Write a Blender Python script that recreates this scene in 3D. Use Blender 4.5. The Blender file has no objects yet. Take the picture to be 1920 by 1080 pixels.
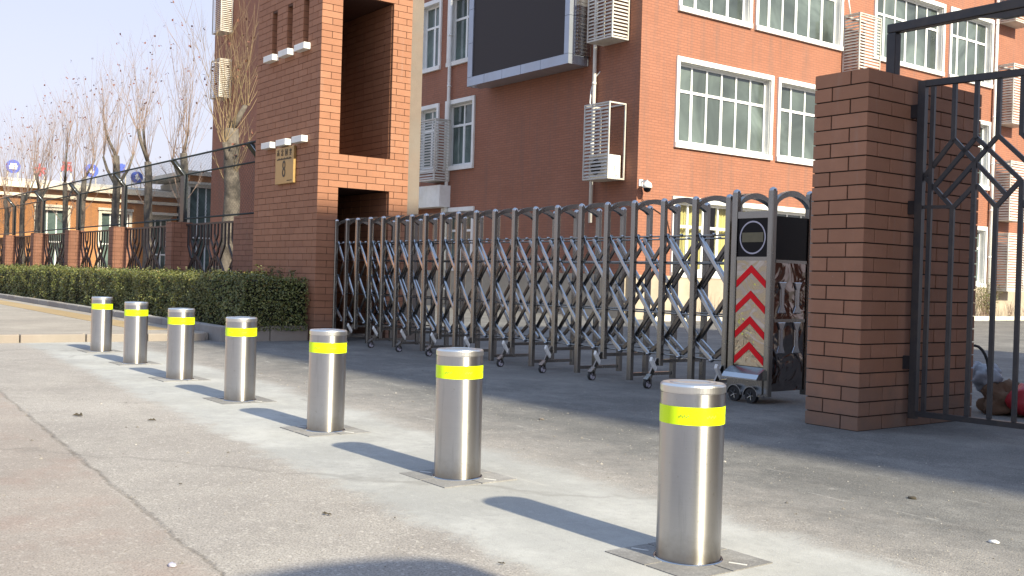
import bpy, math, random
from mathutils import Vector, Matrix
R = math.radians
PI = math.pi
rnd = random.Random(7)
S = bpy.context.scene
COL = S.collection

# ------------------------------------------------------------------ camera
YAW, PITCH, ROLL = 0.637401, -0.0093388, 0.0290011
fw = Vector((-math.cos(YAW)*math.cos(PITCH), math.sin(YAW)*math.cos(PITCH), math.sin(PITCH)))
rt = fw.cross(Vector((0, 0, 1))).normalized()
up = rt.cross(fw)
r2 = rt*math.cos(ROLL)+up*math.sin(ROLL)
u2 = -rt*math.sin(ROLL)+up*math.cos(ROLL)
cd = bpy.data.cameras.new('camera')
cd.sensor_width = 36; cd.lens = 1944.97/1920*36
cd.clip_start = 0.05; cd.clip_end = 3000
cam = bpy.data.objects.new('camera', cd); COL.objects.link(cam)
M3 = Matrix((r2, u2, -fw)).transposed()
cam.matrix_world = Matrix.Translation((0, 0, 0.93687)) @ M3.to_4x4()
S.camera = cam

# ------------------------------------------------------------------ sky, sun, exposure
SUN_EL = 30.5
SUN_AZ = 1.0          # degrees from +X towards +Y
W = bpy.data.worlds.new("World"); S.world = W; W.use_nodes = True
nt = W.node_tree; nt.nodes.clear()
out = nt.nodes.new('ShaderNodeOutputWorld'); bg = nt.nodes.new('ShaderNodeBackground')
sky = nt.nodes.new('ShaderNodeTexSky'); sky.sky_type = 'NISHITA'; sky.sun_disc = False
sky.sun_elevation = R(SUN_EL); sky.sun_rotation = R(90-SUN_AZ)
sky.air_density = 1.2; sky.dust_density = 2.0; sky.ozone_density = 1.5
hs = nt.nodes.new('ShaderNodeHueSaturation'); hs.inputs['Saturation'].default_value = 0.4
mx = nt.nodes.new('ShaderNodeMix'); mx.data_type = 'RGBA'; mx.blend_type = 'MULTIPLY'; mx.inputs[0].default_value = 1.0
mx.inputs[7].default_value = (1.0, 0.97, 1.04, 1)
nt.links.new(sky.outputs[0], hs.inputs['Color']); nt.links.new(hs.outputs[0], mx.inputs[6])
# winter haze: the blue of the clear sky is veiled by an even pale layer, thicker towards the horizon
tc = nt.nodes.new('ShaderNodeTexCoord'); sx = nt.nodes.new('ShaderNodeSeparateXYZ'); nt.links.new(tc.outputs['Generated'], sx.inputs[0])
hr = nt.nodes.new('ShaderNodeValToRGB'); nt.links.new(sx.outputs[2], hr.inputs[0])
e_ = hr.color_ramp.elements; e_[0].position = .0; e_[0].color = (2.85, 2.75, 3.2, 1); e_[1].position = .62; e_[1].color = (2.6, 3.7, 5.6, 1)
e2_ = e_.new(.22); e2_.color = (2.4, 2.6, 3.5, 1)
hz = nt.nodes.new('ShaderNodeMix'); hz.data_type = 'RGBA'; hz.inputs[0].default_value = .72
nt.links.new(mx.outputs[2], hz.inputs[6]); nt.links.new(hr.outputs[0], hz.inputs[7])
nt.links.new(hz.outputs[2], bg.inputs[0]); nt.links.new(bg.outputs[0], out.inputs[0])
bg.inputs[1].default_value = 0.124
sl = bpy.data.lights.new('sun', 'SUN'); sl.energy = 4.8; sl.angle = R(1.1); sl.color = (1.0, 0.905, 0.68)
so = bpy.data.objects.new('sun', sl); COL.objects.link(so)
sd = Vector((math.cos(R(SUN_EL))*math.cos(R(SUN_AZ)), math.cos(R(SUN_EL))*math.sin(R(SUN_AZ)), math.sin(R(SUN_EL))))
so.rotation_euler = sd.to_track_quat('Z', 'Y').to_euler(); so.location = (20, 0, 20)
S.view_settings.view_transform = 'Standard'; S.view_settings.look = 'None'
S.view_settings.gamma = 1.0; S.view_settings.use_curve_mapping = False
S.view_settings.exposure = 1.0

# ------------------------------------------------------------------ helpers
WL = {}   # world location of every root/part, so children can be built in world coordinates
def meta(o, label=None, cat=None, group=None, kind=None):
    if label: o['label'] = label
    if cat: o['category'] = cat
    if group: o['group'] = group
    if kind: o['kind'] = kind
    return o
def thing(name, loc, label, cat, group=None):
    o = bpy.data.objects.new(name, None); COL.objects.link(o)
    o.location = loc; o.empty_display_size = 0.2; WL[o] = Vector(loc)
    return meta(o, label, cat, group)
def place(name, me, parent, loc, rot=None):
    o = bpy.data.objects.new(name, me); COL.objects.link(o)
    loc = Vector(loc)
    WL[o] = loc
    if parent is not None:
        o.parent = parent; o.location = loc-WL[parent]
    else: o.location = loc
    if rot: o.rotation_euler = rot
    return o
class MB:
    def __init__(s): s.v = []; s.f = []; s.sm = []; s.m = []
    def add(s, vs, fs, smooth=False, mi=0):
        b = len(s.v); s.v += [tuple(p) for p in vs]
        for f in fs: s.f.append(tuple(b+i for i in f)); s.sm.append(smooth); s.m.append(mi)
        return s
    def box(s, x0, x1, y0, y1, z0, z1, mi=0):
        v = [(x, y, z) for x in (x0, x1) for y in (y0, y1) for z in (z0, z1)]
        return s.add(v, [(0, 1, 3, 2), (4, 6, 7, 5), (0, 4, 5, 1), (2, 3, 7, 6), (0, 2, 6, 4), (1, 5, 7, 3)], False, mi)
    def obox(s, c, ax, ay, az, mi=0):      # centre and three half-axis vectors
        c = Vector(c); ax = Vector(ax); ay = Vector(ay); az = Vector(az)
        v = [c+ax*i+ay*j+az*k for i in (-1, 1) for j in (-1, 1) for k in (-1, 1)]
        return s.add(v, [(0, 1, 3, 2), (4, 6, 7, 5), (0, 4, 5, 1), (2, 3, 7, 6), (0, 2, 6, 4), (1, 5, 7, 3)], False, mi)
    def bar(s, p, q, w, h, upv=(0, 0, 1), mi=0):   # rectangular bar from p to q; w across, h along upv
        p = Vector(p); q = Vector(q); d = (q-p); L = d.length; d.normalize(); upv = Vector(upv)
        sd_ = d.cross(upv)
        if sd_.length < 1e-4: sd_ = d.cross(Vector((1, 0, 0)))
        sd_.normalize(); u_ = sd_.cross(d)
        return s.obox((p+q)/2, d*L/2, sd_*w/2, u_*h/2, mi)
    def tube(s, pts, rad, n=8, caps=True, smooth=True, mi=0):
        pts = [Vector(p) for p in pts]
        if not isinstance(rad, (list, tuple)): rad = [rad]*len(pts)
        b = len(s.v); ref = None
        for i, p in enumerate(pts):
            d = (pts[min(i+1, len(pts)-1)]-pts[max(i-1, 0)]).normalized()
            if ref is None:
                ref = Vector((0, 0, 1)) if abs(d.z) < .9 else Vector((1, 0, 0))
            a = d.cross(ref).normalized(); c = a.cross(d); ref = c
            for k in range(n):
                t = 2*PI*k/n; s.v.append(tuple(p+(a*math.cos(t)+c*math.sin(t))*rad[i]))
        for i in range(len(pts)-1):
            for k in range(n):
                k2 = (k+1) % n
                s.f.append((b+i*n+k, b+i*n+k2, b+(i+1)*n+k2, b+(i+1)*n+k)); s.sm.append(smooth); s.m.append(mi)
        if caps:
            s.f.append(tuple(b+k for k in range(n-1, -1, -1))); s.sm.append(False); s.m.append(mi)
            s.f.append(tuple(b+(len(pts)-1)*n+k for k in range(n))); s.sm.append(False); s.m.append(mi)
        return s
    def lathe(s, prof, c=(0, 0, 0), n=48, mi=0, smooth=True):
        c = Vector(c); b = len(s.v)
        for r, z in prof:
            for k in range(n):
                t = 2*PI*k/n; s.v.append((c.x+r*math.cos(t), c.y+r*math.sin(t), c.z+z))
        for i in range(len(prof)-1):
            for k in range(n):
                k2 = (k+1) % n
                s.f.append((b+i*n+k, b+i*n+k2, b+(i+1)*n+k2, b+(i+1)*n+k)); s.sm.append(smooth); s.m.append(mi)
        return s
    def prism(s, poly, axis, a, b_, mi=0):   # poly in the two other axes, extruded along axis a..b_
        n = len(poly)
        def P(u, w, t): return {'x': (t, u, w), 'y': (u, t, w), 'z': (u, w, t)}[axis]
        v = [P(u, w, a) for u, w in poly]+[P(u, w, b_) for u, w in poly]
        f = [tuple(range(n)), tuple(range(2*n-1, n-1, -1))]+[(i, i+n, (i+1) % n+n, (i+1) % n) for i in range(n)]
        return s.add(v, f, False, mi)
    def mesh(s, name, mats, origin=(0, 0, 0), recalc=False):
        o = Vector(origin)
        me = bpy.data.meshes.new(name)
        me.from_pydata([(x-o.x, y-o.y, z-o.z) for x, y, z in s.v], [], s.f)
        me.polygons.foreach_set('use_smooth', s.sm)
        if isinstance(mats, (list, tuple)):
            for m in mats: me.materials.append(m)
            me.polygons.foreach_set('material_index', s.m)
        else: me.materials.append(mats)
        me.update()
        if recalc:
            import bmesh
            bm = bmesh.new(); bm.from_mesh(me); bmesh.ops.recalc_face_normals(bm, faces=bm.faces); bm.to_mesh(me); bm.free()
        return me
    def build(s, name, mats, parent=None, loc=None, recalc=True):
        if loc is None: loc = WL[parent] if parent is not None else (0, 0, 0)
        return place(name, s.mesh(name, mats, loc, recalc), parent, loc)
def bevel(o, w=0.004, seg=2):
    m = o.modifiers.new('bevel', 'BEVEL'); m.width = w; m.segments = seg; m.limit_method = 'ANGLE'; m.angle_limit = R(40)
    return o

# ------------------------------------------------------------------ materials
def newmat(name):
    m = bpy.data.materials.new(name); m.use_nodes = True
    n = m.node_tree; b = n.nodes['Principled BSDF']
    return m, n, b
def N(n, t, **k):
    x = n.nodes.new(t)
    for a, v in k.items(): setattr(x, a, v)
    return x
def coords(n, kind='Object'):
    return N(n, 'ShaderNodeTexCoord').outputs[kind]
def noise(n, vec, scale, detail=6, rough=.6, dist=0):
    x = N(n, 'ShaderNodeTexNoise'); x.inputs['Scale'].default_value = scale; x.inputs['Detail'].default_value = detail
    x.inputs['Roughness'].default_value = rough; x.inputs['Distortion'].default_value = dist
    n.links.new(vec, x.inputs['Vector']); return x.outputs['Fac']
def ramp(n, fac, stops):
    x = N(n, 'ShaderNodeValToRGB'); e = x.color_ramp.elements
    while len(e) < len(stops): e.new(.5)
    for i, (p, c) in enumerate(stops):
        e[i].position = p; e[i].color = (c[0], c[1], c[2], 1) if isinstance(c, (tuple, list)) else (c, c, c, 1)
    n.links.new(fac, x.inputs[0]); return x.outputs[0]
def mix(n, fac, a, b, mode='MIX'):
    x = N(n, 'ShaderNodeMix', data_type='RGBA', blend_type=mode)
    for sock, val in ((x.inputs[0], fac), (x.inputs[6], a), (x.inputs[7], b)):
        if isinstance(val, (int, float)): sock.default_value = val
        elif isinstance(val, (tuple, list)): sock.default_value = (val[0], val[1], val[2], 1)
        else: n.links.new(val, sock)
    return x.outputs[2]
def bump(n, b, h, strength=.3, dist=.01, prev=None):
    x = N(n, 'ShaderNodeBump'); x.inputs['Strength'].default_value = strength; x.inputs['Distance'].default_value = dist
    n.links.new(h, x.inputs['Height'])
    if prev is not None: n.links.new(prev, x.inputs['Normal'])
    n.links.new(x.outputs[0], b.inputs['Normal']); return x.outputs[0]
def math_(n, op, a, b=None, c=None):
    x = N(n, 'ShaderNodeMath', operation=op)
    for i, v in enumerate((a, b, c)):
        if v is None: continue
        if isinstance(v, (int, float)): x.inputs[i].default_value = v
        else: n.links.new(v, x.inputs[i])
    return x.outputs[0]
def simple(name, col, rough=.6, metal=0, var=.12, scale=6, bumps=0, coat=0, spec=None, dirt=None):
    m, n, b = newmat(name); co = N(n, 'ShaderNodeNewGeometry').outputs['Position']
    f = noise(n, co, scale)
    c = mix(n, f, [x*(1-var*1.6) for x in col], [min(1, x*(1+var*1.6)) for x in col])
    if dirt:
        f2 = ramp(n, noise(n, co, scale*.35, 8, .7), [(.46, 0), (.62, 1)])
        c = mix(n, math_(n, 'MULTIPLY', f2, dirt[1]), c, dirt[0])
    n.links.new(c, b.inputs['Base Color'])
    b.inputs['Roughness'].default_value = rough; b.inputs['Metallic'].default_value = metal
    if spec is not None: b.inputs['Specular IOR Level'].default_value = spec
    if coat: b.inputs['Coat Weight'].default_value = coat; b.inputs['Coat Roughness'].default_value = .1
    if bumps: bump(n, b, noise(n, co, scale*12, 4), .4, bumps)
    return m
def brickpiece(name, a, b_, c_, rough=.75):
    m, n, b = newmat(name); g = N(n, 'ShaderNodeNewGeometry'); oi = N(n, 'ShaderNodeObjectInfo')
    t = math_(n, 'FRACT', math_(n, 'ADD', g.outputs['Random Per Island'], oi.outputs['Random']))
    col = ramp(n, t, [(0, a), (.5, b_), (1, c_)])
    p = g.outputs['Position']
    f = noise(n, p, 9, 8, .7)
    col = mix(n, ramp(n, f, [(.35, 0), (.75, .55)]), col, [x*.72 for x in b_])
    f2 = noise(n, p, 150, 3, .6)
    col = mix(n, math_(n, 'MULTIPLY', f2, .3), col, [min(1, x*1.3) for x in b_])
    # pale streaks left by rain and lime
    mp = N(n, 'ShaderNodeMapping'); mp.inputs['Scale'].default_value = (4, 4, .5); n.links.new(p, mp.inputs[0])
    f3 = ramp(n, noise(n, mp.outputs[0], 3, 6, .65), [(.56, 0), (.8, .28)])
    col = mix(n, f3, col, (.28, .22, .19))
    sz = N(n, 'ShaderNodeSeparateXYZ'); n.links.new(p, sz.inputs[0])
    ft = N(n, 'ShaderNodeMapRange'); n.links.new(math_(n, 'MULTIPLY_ADD', noise(n, p, 5, 8, .7), -.7, sz.outputs[2]), ft.inputs[0]); ft.inputs[1].default_value = .12; ft.inputs[2].default_value = -.38
    col = mix(n, math_(n, 'MULTIPLY', ft.outputs[0], .7), col, (.11, .09, .075))
    sp2 = ramp(n, noise(n, p, 38, 6, .7), [(.68, 0), (.73, .6)]); col = mix(n, sp2, col, (.34, .28, .24))
    n.links.new(col, b.inputs['Base Color']); b.inputs['Roughness'].default_value = rough
    bump(n, b, math_(n, 'ADD', f2, noise(n, p, 30, 6, .7)), .5, .004)
    return m
M = {}
M['brick_tower'] = brickpiece('brick_tower', (.26, .112, .060), (.29, .129, .069), (.325, .149, .084))
M['brick_pillar'] = brickpiece('brick_pillar', (.255, .118, .066), (.285, .134, .077), (.325, .156, .092))
M['brick_far'] = brickpiece('brick_far', (.20, .088, .052), (.225, .10, .06), (.25, .113, .07))
M['mortar'] = simple('mortar', (.035, .022, .018), .95, var=.2, scale=20)
M['mortar_t'] = simple('mortar_tower', (.10, .05, .035), .95, var=.2, scale=20)
def facade(name, c1, c2, cm):
    m, n, b = newmat(name); g = N(n, 'ShaderNodeNewGeometry'); p = g.outputs['Position']
    sp = N(n, 'ShaderNodeSeparateXYZ'); n.links.new(p, sp.inputs[0])
    cb = N(n, 'ShaderNodeCombineXYZ'); n.links.new(math_(n, 'ADD', sp.outputs[0], sp.outputs[1]), cb.inputs[0]); n.links.new(sp.outputs[2], cb.inputs[1])
    br = N(n, 'ShaderNodeTexBrick'); n.links.new(cb.outputs[0], br.inputs['Vector'])
    br.inputs['Scale'].default_value = 1; br.inputs['Brick Width'].default_value = .24; br.inputs['Row Height'].default_value = .07
    br.inputs['Mortar Size'].default_value = .009; br.inputs['Mortar Smooth'].default_value = .2
    br.inputs['Color1'].default_value = (*c1, 1); br.inputs['Color2'].default_value = (*c2, 1); br.inputs['Mortar'].default_value = (*cm, 1)
    col = br.outputs[0]
    f = noise(n, p, .7, 8, .65)
    col = mix(n, ramp(n, f, [(.35, 0), (.7, .4)]), col, [x*.78 for x in c1])
    mp = N(n, 'ShaderNodeMapping'); mp.inputs['Scale'].default_value = (3, 3, .22); n.links.new(p, mp.inputs[0])
    f3 = ramp(n, noise(n, mp.outputs[0], 1.4, 6, .65), [(.48, 0), (.75, .5)])
    col = mix(n, f3, col, (.13, .085, .07))
    f4 = ramp(n, noise(n, p, .33, 8, .6), [(.5, 0), (.75, .3)]); col = mix(n, f4, col, [min(1, x*1.25+.03) for x in c2])
    n.links.new(col, b.inputs['Base Color']); b.inputs['Roughness'].default_value = .75
    inv = math_(n, 'SUBTRACT', 1, br.outputs['Fac'])
    bump(n, b, inv, .5, .008)
    return m
M['facade'] = facade('facade_brick', (.275, .110, .062), (.31, .126, .073), (.21, .086, .055))
M['facade_low'] = facade('facade_brick_low', (.44, .19, .06), (.48, .215, .075), (.27, .12, .05))
M['white'] = simple('white_paint', (.74, .74, .72), .5, var=.06, scale=3, dirt=((.5, .47, .42), .4))
M['cream'] = simple('cream_render', (.66, .60, .50), .8, var=.08, scale=2, dirt=((.42, .37, .3), .5))
M['upvc'] = simple('window_plastic', (.78, .79, .78), .35, var=.04, scale=3)
M['grey_render'] = simple('grey_render', (.17, .135, .11), .9, var=.2, scale=3, bumps=.004, dirt=((.17, .15, .13), .7))
M['plinth'] = simple('plinth_stone', (.36, .31, .24), .85, var=.2, scale=3, bumps=.01, dirt=((.3, .25, .19), .6))
M['black_iron'] = simple('black_iron_paint', (.018, .018, .022), .42, var=.3, scale=12, dirt=((.06, .045, .035), .5))
M['green_iron'] = simple('dark_green_steel', (.012, .018, .020), .4, var=.3, scale=8)
M['rust_iron'] = simple('dark_red_brown_iron', (.020, .013, .013), .5, var=.3, scale=8)
M['rubber'] = simple('rubber', (.02, .02, .02), .8, var=.2)
M['louvre'] = simple('louvre_paint', (.52, .50, .46), .5, var=.08, scale=4, dirt=((.33, .28, .23), .55))
M['alum'] = simple('aluminium_cladding', (.36, .40, .47), .32, .55, var=.06, scale=1.5, dirt=((.3, .3, .32), .4))
M['alum_side'] = simple('ribbed_aluminium', (.4, .4, .42), .22, .9, var=.06, scale=1.5)
def screenmat():
    m, n, b = newmat('screen_face'); p = N(n, 'ShaderNodeNewGeometry').outputs['Position']
    sp = N(n, 'ShaderNodeSeparateXYZ'); n.links.new(p, sp.inputs[0])
    w = math_(n, 'SINE', math_(n, 'MULTIPLY', sp.outputs[2], 120))
    c = mix(n, math_(n, 'MULTIPLY_ADD', w, .5, .5), (.022, .017, .018), (.03, .024, .024))
    c = mix(n, noise(n, p, 1.2, 5), c, (.026, .02, .022)); n.links.new(c, b.inputs['Base Color']); b.inputs['Roughness'].default_value = .7
    return m
M['screen'] = screenmat()
def glassmat(name, col, rough=.06):
    m, n, b = newmat(name); g = N(n, 'ShaderNodeNewGeometry'); oi = N(n, 'ShaderNodeObjectInfo'); p = g.outputs['Position']
    f = noise(n, p, .55, 3, .55, 1.2)
    c = ramp(n, f, [(.3, [x*.35 for x in col]), (.5, col), (.68, [x*1.6 for x in col])])  # cloudy sky reflection imitated by pale and dark blotches in the base colour
    c = mix(n, math_(n, 'MULTIPLY', oi.outputs['Random'], .55), c, [x*.35 for x in col])
    n.links.new(c, b.inputs['Base Color']); b.inputs['Roughness'].default_value = rough
    b.inputs['Specular IOR Level'].default_value = .7
    bump(n, b, noise(n, p, 1.3, 2), .12, .05)
    return m
M['glass'] = glassmat('window_glass', (.095, .12, .112))
M['glass_dark'] = glassmat('window_glass_shaded', (.10, .14, .13))
def clearglass():
    m, n, b = newmat('clear_glass'); n.nodes.remove(b)
    o = n.nodes['Material Output']; t = N(n, 'ShaderNodeBsdfTransparent'); gl = N(n, 'ShaderNodeBsdfGlossy'); gl.inputs['Roughness'].default_value = .03
    t.inputs[0].default_value = (.9, .94, .92, 1)
    fr0 = N(n, 'ShaderNodeFresnel'); fr0.inputs[0].default_value = 1.5; gm_ = N(n, 'ShaderNodeNewGeometry')
    fr = N(n, 'ShaderNodeMath', operation='MULTIPLY'); n.links.new(fr0.outputs[0], fr.inputs[0]); n.links.new(math_(n, 'SUBTRACT', 1, gm_.outputs['Backfacing']), fr.inputs[1])
    ms = N(n, 'ShaderNodeMixShader'); n.links.new(fr.outputs[0], ms.inputs[0]); n.links.new(t.outputs[0], ms.inputs[1]); n.links.new(gl.outputs[0], ms.inputs[2])
    n.links.new(ms.outputs[0], o.inputs[0]); return m
M['clear'] = clearglass()
M['curtain'] = simple('yellow_curtain', (.62, .50, .22), .9, var=.15, scale=5)
M['room'] = simple('room_wall', (.10, .10, .09), .9)
def brushed(name, col, rough, aniso=.75, dark=.15, rings=True):
    m, n, b = newmat(name)
    co = coords(n)
    mp = N(n, 'ShaderNodeMapping'); mp.inputs['Scale'].default_value = (1.5, 1.5, 260) if rings else (40, 40, 2); n.links.new(co, mp.inputs[0])
    f = noise(n, mp.outputs[0], 3, 5, .7)
    big = noise(n, co, 5, 5, .6)
    c = mix(n, f, [x*(1-dark) for x in col], col)
    c = mix(n, ramp(n, big, [(.45, 0), (.75, .35)]), c, [x*.72 for x in col])
    gp = N(n, 'ShaderNodeNewGeometry').outputs['Position']
    if rings:
        sz = N(n, 'ShaderNodeSeparateXYZ'); n.links.new(gp, sz.inputs[0])
        foot = N(n, 'ShaderNodeMapRange'); n.links.new(math_(n, 'ADD', sz.outputs[2], math_(n, 'MULTIPLY', noise(n, gp, 14, 8, .7), -.16)), foot.inputs[0]); foot.inputs[1].default_value = .02; foot.inputs[2].default_value = -.07
        c = mix(n, math_(n, 'MULTIPLY', foot.outputs[0], .75), c, (.30, .27, .23))
        mr = N(n, 'ShaderNodeMapping'); mr.inputs['Scale'].default_value = (30, 30, 2.2); n.links.new(gp, mr.inputs[0])
        runs = ramp(n, noise(n, mr.outputs[0], 1, 6, .7), [(.55, 0), (.7, .5)]); c = mix(n, runs, c, [x*.62 for x in col])
        spots = ramp(n, noise(n, gp, 70, 3, .6), [(.66, 0), (.72, .6)]); c = mix(n, spots, c, (.33, .30, .26))
        big = math_(n, 'ADD', math_(n, 'MULTIPLY', big, .6), math_(n, 'MULTIPLY', noise(n, gp, 9, 8, .7), .4))
    n.links.new(c, b.inputs['Base Color'])
    b.inputs['Metallic'].default_value = 1
    rr = math_(n, 'MULTIPLY_ADD', big, .18, rough-.09); n.links.new(rr, b.inputs['Roughness'])
    if aniso:
        b.inputs['Anisotropic'].default_value = aniso; b.inputs['Anisotropic Rotation'].default_value = .25
        tg = N(n, 'ShaderNodeTangent'); tg.direction_type = 'RADIAL'; tg.axis = 'Z'
        n.links.new(tg.outputs[0], b.inputs['Tangent'])
    bump(n, b, f, .06, .002)
    return m
M['bollard'] = brushed('brushed_steel', (.53, .52, .50), .33, .85)
M['bollard_top'] = brushed('brushed_steel_lid', (.72, .72, .70), .34, 0, .1, False)
M['steel'] = brushed('gate_steel', (.31, .305, .29), .26, 0, .3, False)
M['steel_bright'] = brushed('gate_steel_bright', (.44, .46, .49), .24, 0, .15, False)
M['steel_dark'] = brushed('gate_steel_dark', (.17, .16, .15), .25, 0, .3, False)  # darker copy of gate steel; on bars it paints the slant without sky sheen
def mirror():
    m, n, b = newmat('polished_steel'); p = N(n, 'ShaderNodeNewGeometry').outputs['Position']
    b.inputs['Metallic'].default_value = 1; b.inputs['Roughness'].default_value = .07
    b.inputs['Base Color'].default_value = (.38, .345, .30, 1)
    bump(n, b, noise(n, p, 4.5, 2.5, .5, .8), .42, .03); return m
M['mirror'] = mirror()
M['mirror_dark'] = M['mirror'].copy(); M['mirror_dark'].name = 'polished_steel_dark_reflection'; M['mirror_dark'].node_tree.nodes['Principled BSDF'].inputs['Base Color'].default_value = (.20, .17, .16, 1)  # darker base stands in for the dark pillar mirrored in this panel
def tape():
    m, n, b = newmat('fluorescent_tape'); co = N(n, 'ShaderNodeNewGeometry').outputs['Position']
    c = mix(n, noise(n, co, 25, 4), (.62, .88, .0), (.74, .98, .0))
    c = mix(n, ramp(n, noise(n, co, 40, 8, .75), [(.58, 0), (.7, .45)]), c, (.42, .55, .05))
    vo = N(n, 'ShaderNodeTexVoronoi', feature='DISTANCE_TO_EDGE'); vo.inputs['Scale'].default_value = 260; n.links.new(co, vo.inputs['Vector'])
    c = mix(n, ramp(n, vo.outputs['Distance'], [(0, .35), (.1, 0)]), c, (.50, .70, .02))
    n.links.new(c, b.inputs['Base Color']); b.inputs['Roughness'].default_value = .35
    return m
M['tape'] = tape()
M['print'] = simple('print_ink', (.30, .38, .03), .6, var=.05)
M['red'] = simple('red_reflective_film', (.72, .008, .016), .45, var=.08, spec=.15)
M['black_gloss'] = simple('black_gloss_panel', (.005, .005, .007), .25, var=.1, spec=.15)
M['white_ring'] = simple('white_ring', (.42, .40, .47), .4, var=.05)
M['olive'] = simple('olive_stripe', (.115, .10, .055), .35, var=.15, scale=20)
M['brass'] = simple('brass_plaque', (.42, .27, .10), .42, .45, var=.1, scale=10, dirt=((.25, .18, .08), .5))
M['ink'] = simple('dark_engraving', (.05, .035, .02), .6)
M['bark'] = simple('bark', (.14, .12, .10), .95, var=.5, scale=9, bumps=.03, dirt=((.05, .042, .035), 1.0))
M['twig'] = simple('twig', (.30, .22, .18), .9, var=.2, scale=2)
M['twig_y'] = simple('twig_yellow', (.25, .18, .10), .9, var=.2, scale=2)
M['dead_leaf'] = simple('dead_leaf', (.16, .06, .04), .9, var=.3, scale=3)
def leafmat(name, a, b_, c_):
    m, n, b = newmat(name); g = N(n, 'ShaderNodeNewGeometry')
    c = ramp(n, g.outputs['Random Per Island'], [(0, a), (.55, b_), (.9, c_), (1, (.17, .10, .03))])
    c = mix(n, ramp(n, noise(n, g.outputs['Position'], 1.6, 4), [(.4, 0), (.7, .6)]), c, (.075, .07, .015))
    n.links.new(c, b.inputs['Base Color']); b.inputs['Roughness'].default_value = .42
    return m
M['leaf'] = leafmat('hedge_leaf', (.045, .065, .018), (.11, .13, .034), (.23, .235, .07))
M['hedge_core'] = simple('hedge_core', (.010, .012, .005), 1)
M['stone_kerb'] = simple('kerb_stone', (.25, .22, .19), .9, var=.16, scale=3, bumps=.006, dirt=((.24, .2, .17), .6))
M['stone_kerb_grey'] = simple('kerb_stone_grey', (.25, .24, .23), .9, var=.16, scale=3, bumps=.006, dirt=((.2, .17, .15), .6))

def ground_look(n, p, c_lo, c_mid, c_hi, speck, speck_amt, dust=None, dustamt=.5, fine=260, seed=0):
    """colour of one kind of surface: slow blotches, wear, dust, aggregate"""
    if seed:
        mp = N(n, 'ShaderNodeMapping'); mp.inputs['Location'].default_value = (seed*7.3, seed*3.1, seed); n.links.new(p, mp.inputs[0]); p = mp.outputs[0]
    big = noise(n, p, .55, 8, .66)
    col = ramp(n, big, [(.28, c_lo), (.5, c_mid), (.7, c_hi)])
    med = noise(n, p, 3.2, 9, .75)
    col = mix(n, ramp(n, med, [(.48, 0), (.72, .6)]), col, c_lo)
    if dust:
        d = ramp(n, noise(n, p, 1.3, 12, .78), [(.47, 0), (.62, dustamt)])
        col = mix(n, d, col, dust)
    fn = noise(n, p, fine, 2, .5)
    col = mix(n, ramp(n, fn, [(.36, speck_amt), (.52, 0)]), col, speck)
    fn2 = noise(n, p, fine*.43, 2, .5)
    col = mix(n, ramp(n, fn2, [(.58, 0), (.7, speck_amt*.8)]), col, [min(1, x*1.45) for x in c_hi])
    st = ramp(n, noise(n, p, 2.3, 12, .8), [(.60, 0), (.68, .5)])
    col = mix(n, st, col, [x*.6 for x in c_lo])
    mid = noise(n, p, 17, 8, .8)
    col = mix(n, ramp(n, mid, [(.30, .4), (.46, 0)]), col, [x*.62 for x in c_lo])
    col = mix(n, ramp(n, mid, [(.56, 0), (.68, .35)]), col, [min(1, x*1.25) for x in c_hi])
    chip = N(n, 'ShaderNodeTexVoronoi'); chip.inputs['Scale'].default_value = 75; n.links.new(p, chip.inputs['Vector'])
    cc = math_(n, 'MULTIPLY', ramp(n, chip.outputs['Distance'], [(.16, 1), (.26, 0)]), ramp(n, chip.outputs['Color'], [(.72, 0), (.78, speck_amt)]))
    col = mix(n, cc, col, speck)
    return col, fn, med
def cracks(n, p, scale, amt, width=.003):
    vn = N(n, 'ShaderNodeTexVoronoi', feature='DISTANCE_TO_EDGE'); vn.inputs['Scale'].default_value = scale
    wv = N(n, 'ShaderNodeVectorMath', operation='ADD'); nz = N(n, 'ShaderNodeTexNoise'); nz.inputs['Scale'].default_value = 2.2; nz.inputs['Detail'].default_value = 8
    n.links.new(p, nz.inputs['Vector']); sc = N(n, 'ShaderNodeVectorMath', operation='SCALE'); sc.inputs['Scale'].default_value = .55
    n.links.new(nz.outputs['Color'], sc.inputs[0]); n.links.new(p, wv.inputs[0]); n.links.new(sc.outputs[0], wv.inputs[1]); n.links.new(wv.outputs[0], vn.inputs['Vector'])
    return ramp(n, vn.outputs['Distance'], [(0, amt), (width, 0)])
def ground_mat(name, c_lo, c_mid, c_hi, speck, speck_amt, crack=.5, bumpd=.004, dust=None, dustamt=.5, fine=260):
    m, n, b = newmat(name); p = N(n, 'ShaderNodeNewGeometry').outputs['Position']
    col, fn, med = ground_look(n, p, c_lo, c_mid, c_hi, speck, speck_amt, dust, dustamt, fine)
    if crack: col = mix(n, cracks(n, p, .19, crack), col, [x*.45 for x in c_lo])
    n.links.new(col, b.inputs['Base Color']); b.inputs['Roughness'].default_value = .95; b.inputs['Specular IOR Level'].default_value = .2
    bump(n, b, math_(n, 'ADD', math_(n, 'MULTIPLY', fn, .6), math_(n, 'MULTIPLY', med, 1.2)), .55, bumpd)
    return m
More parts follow.
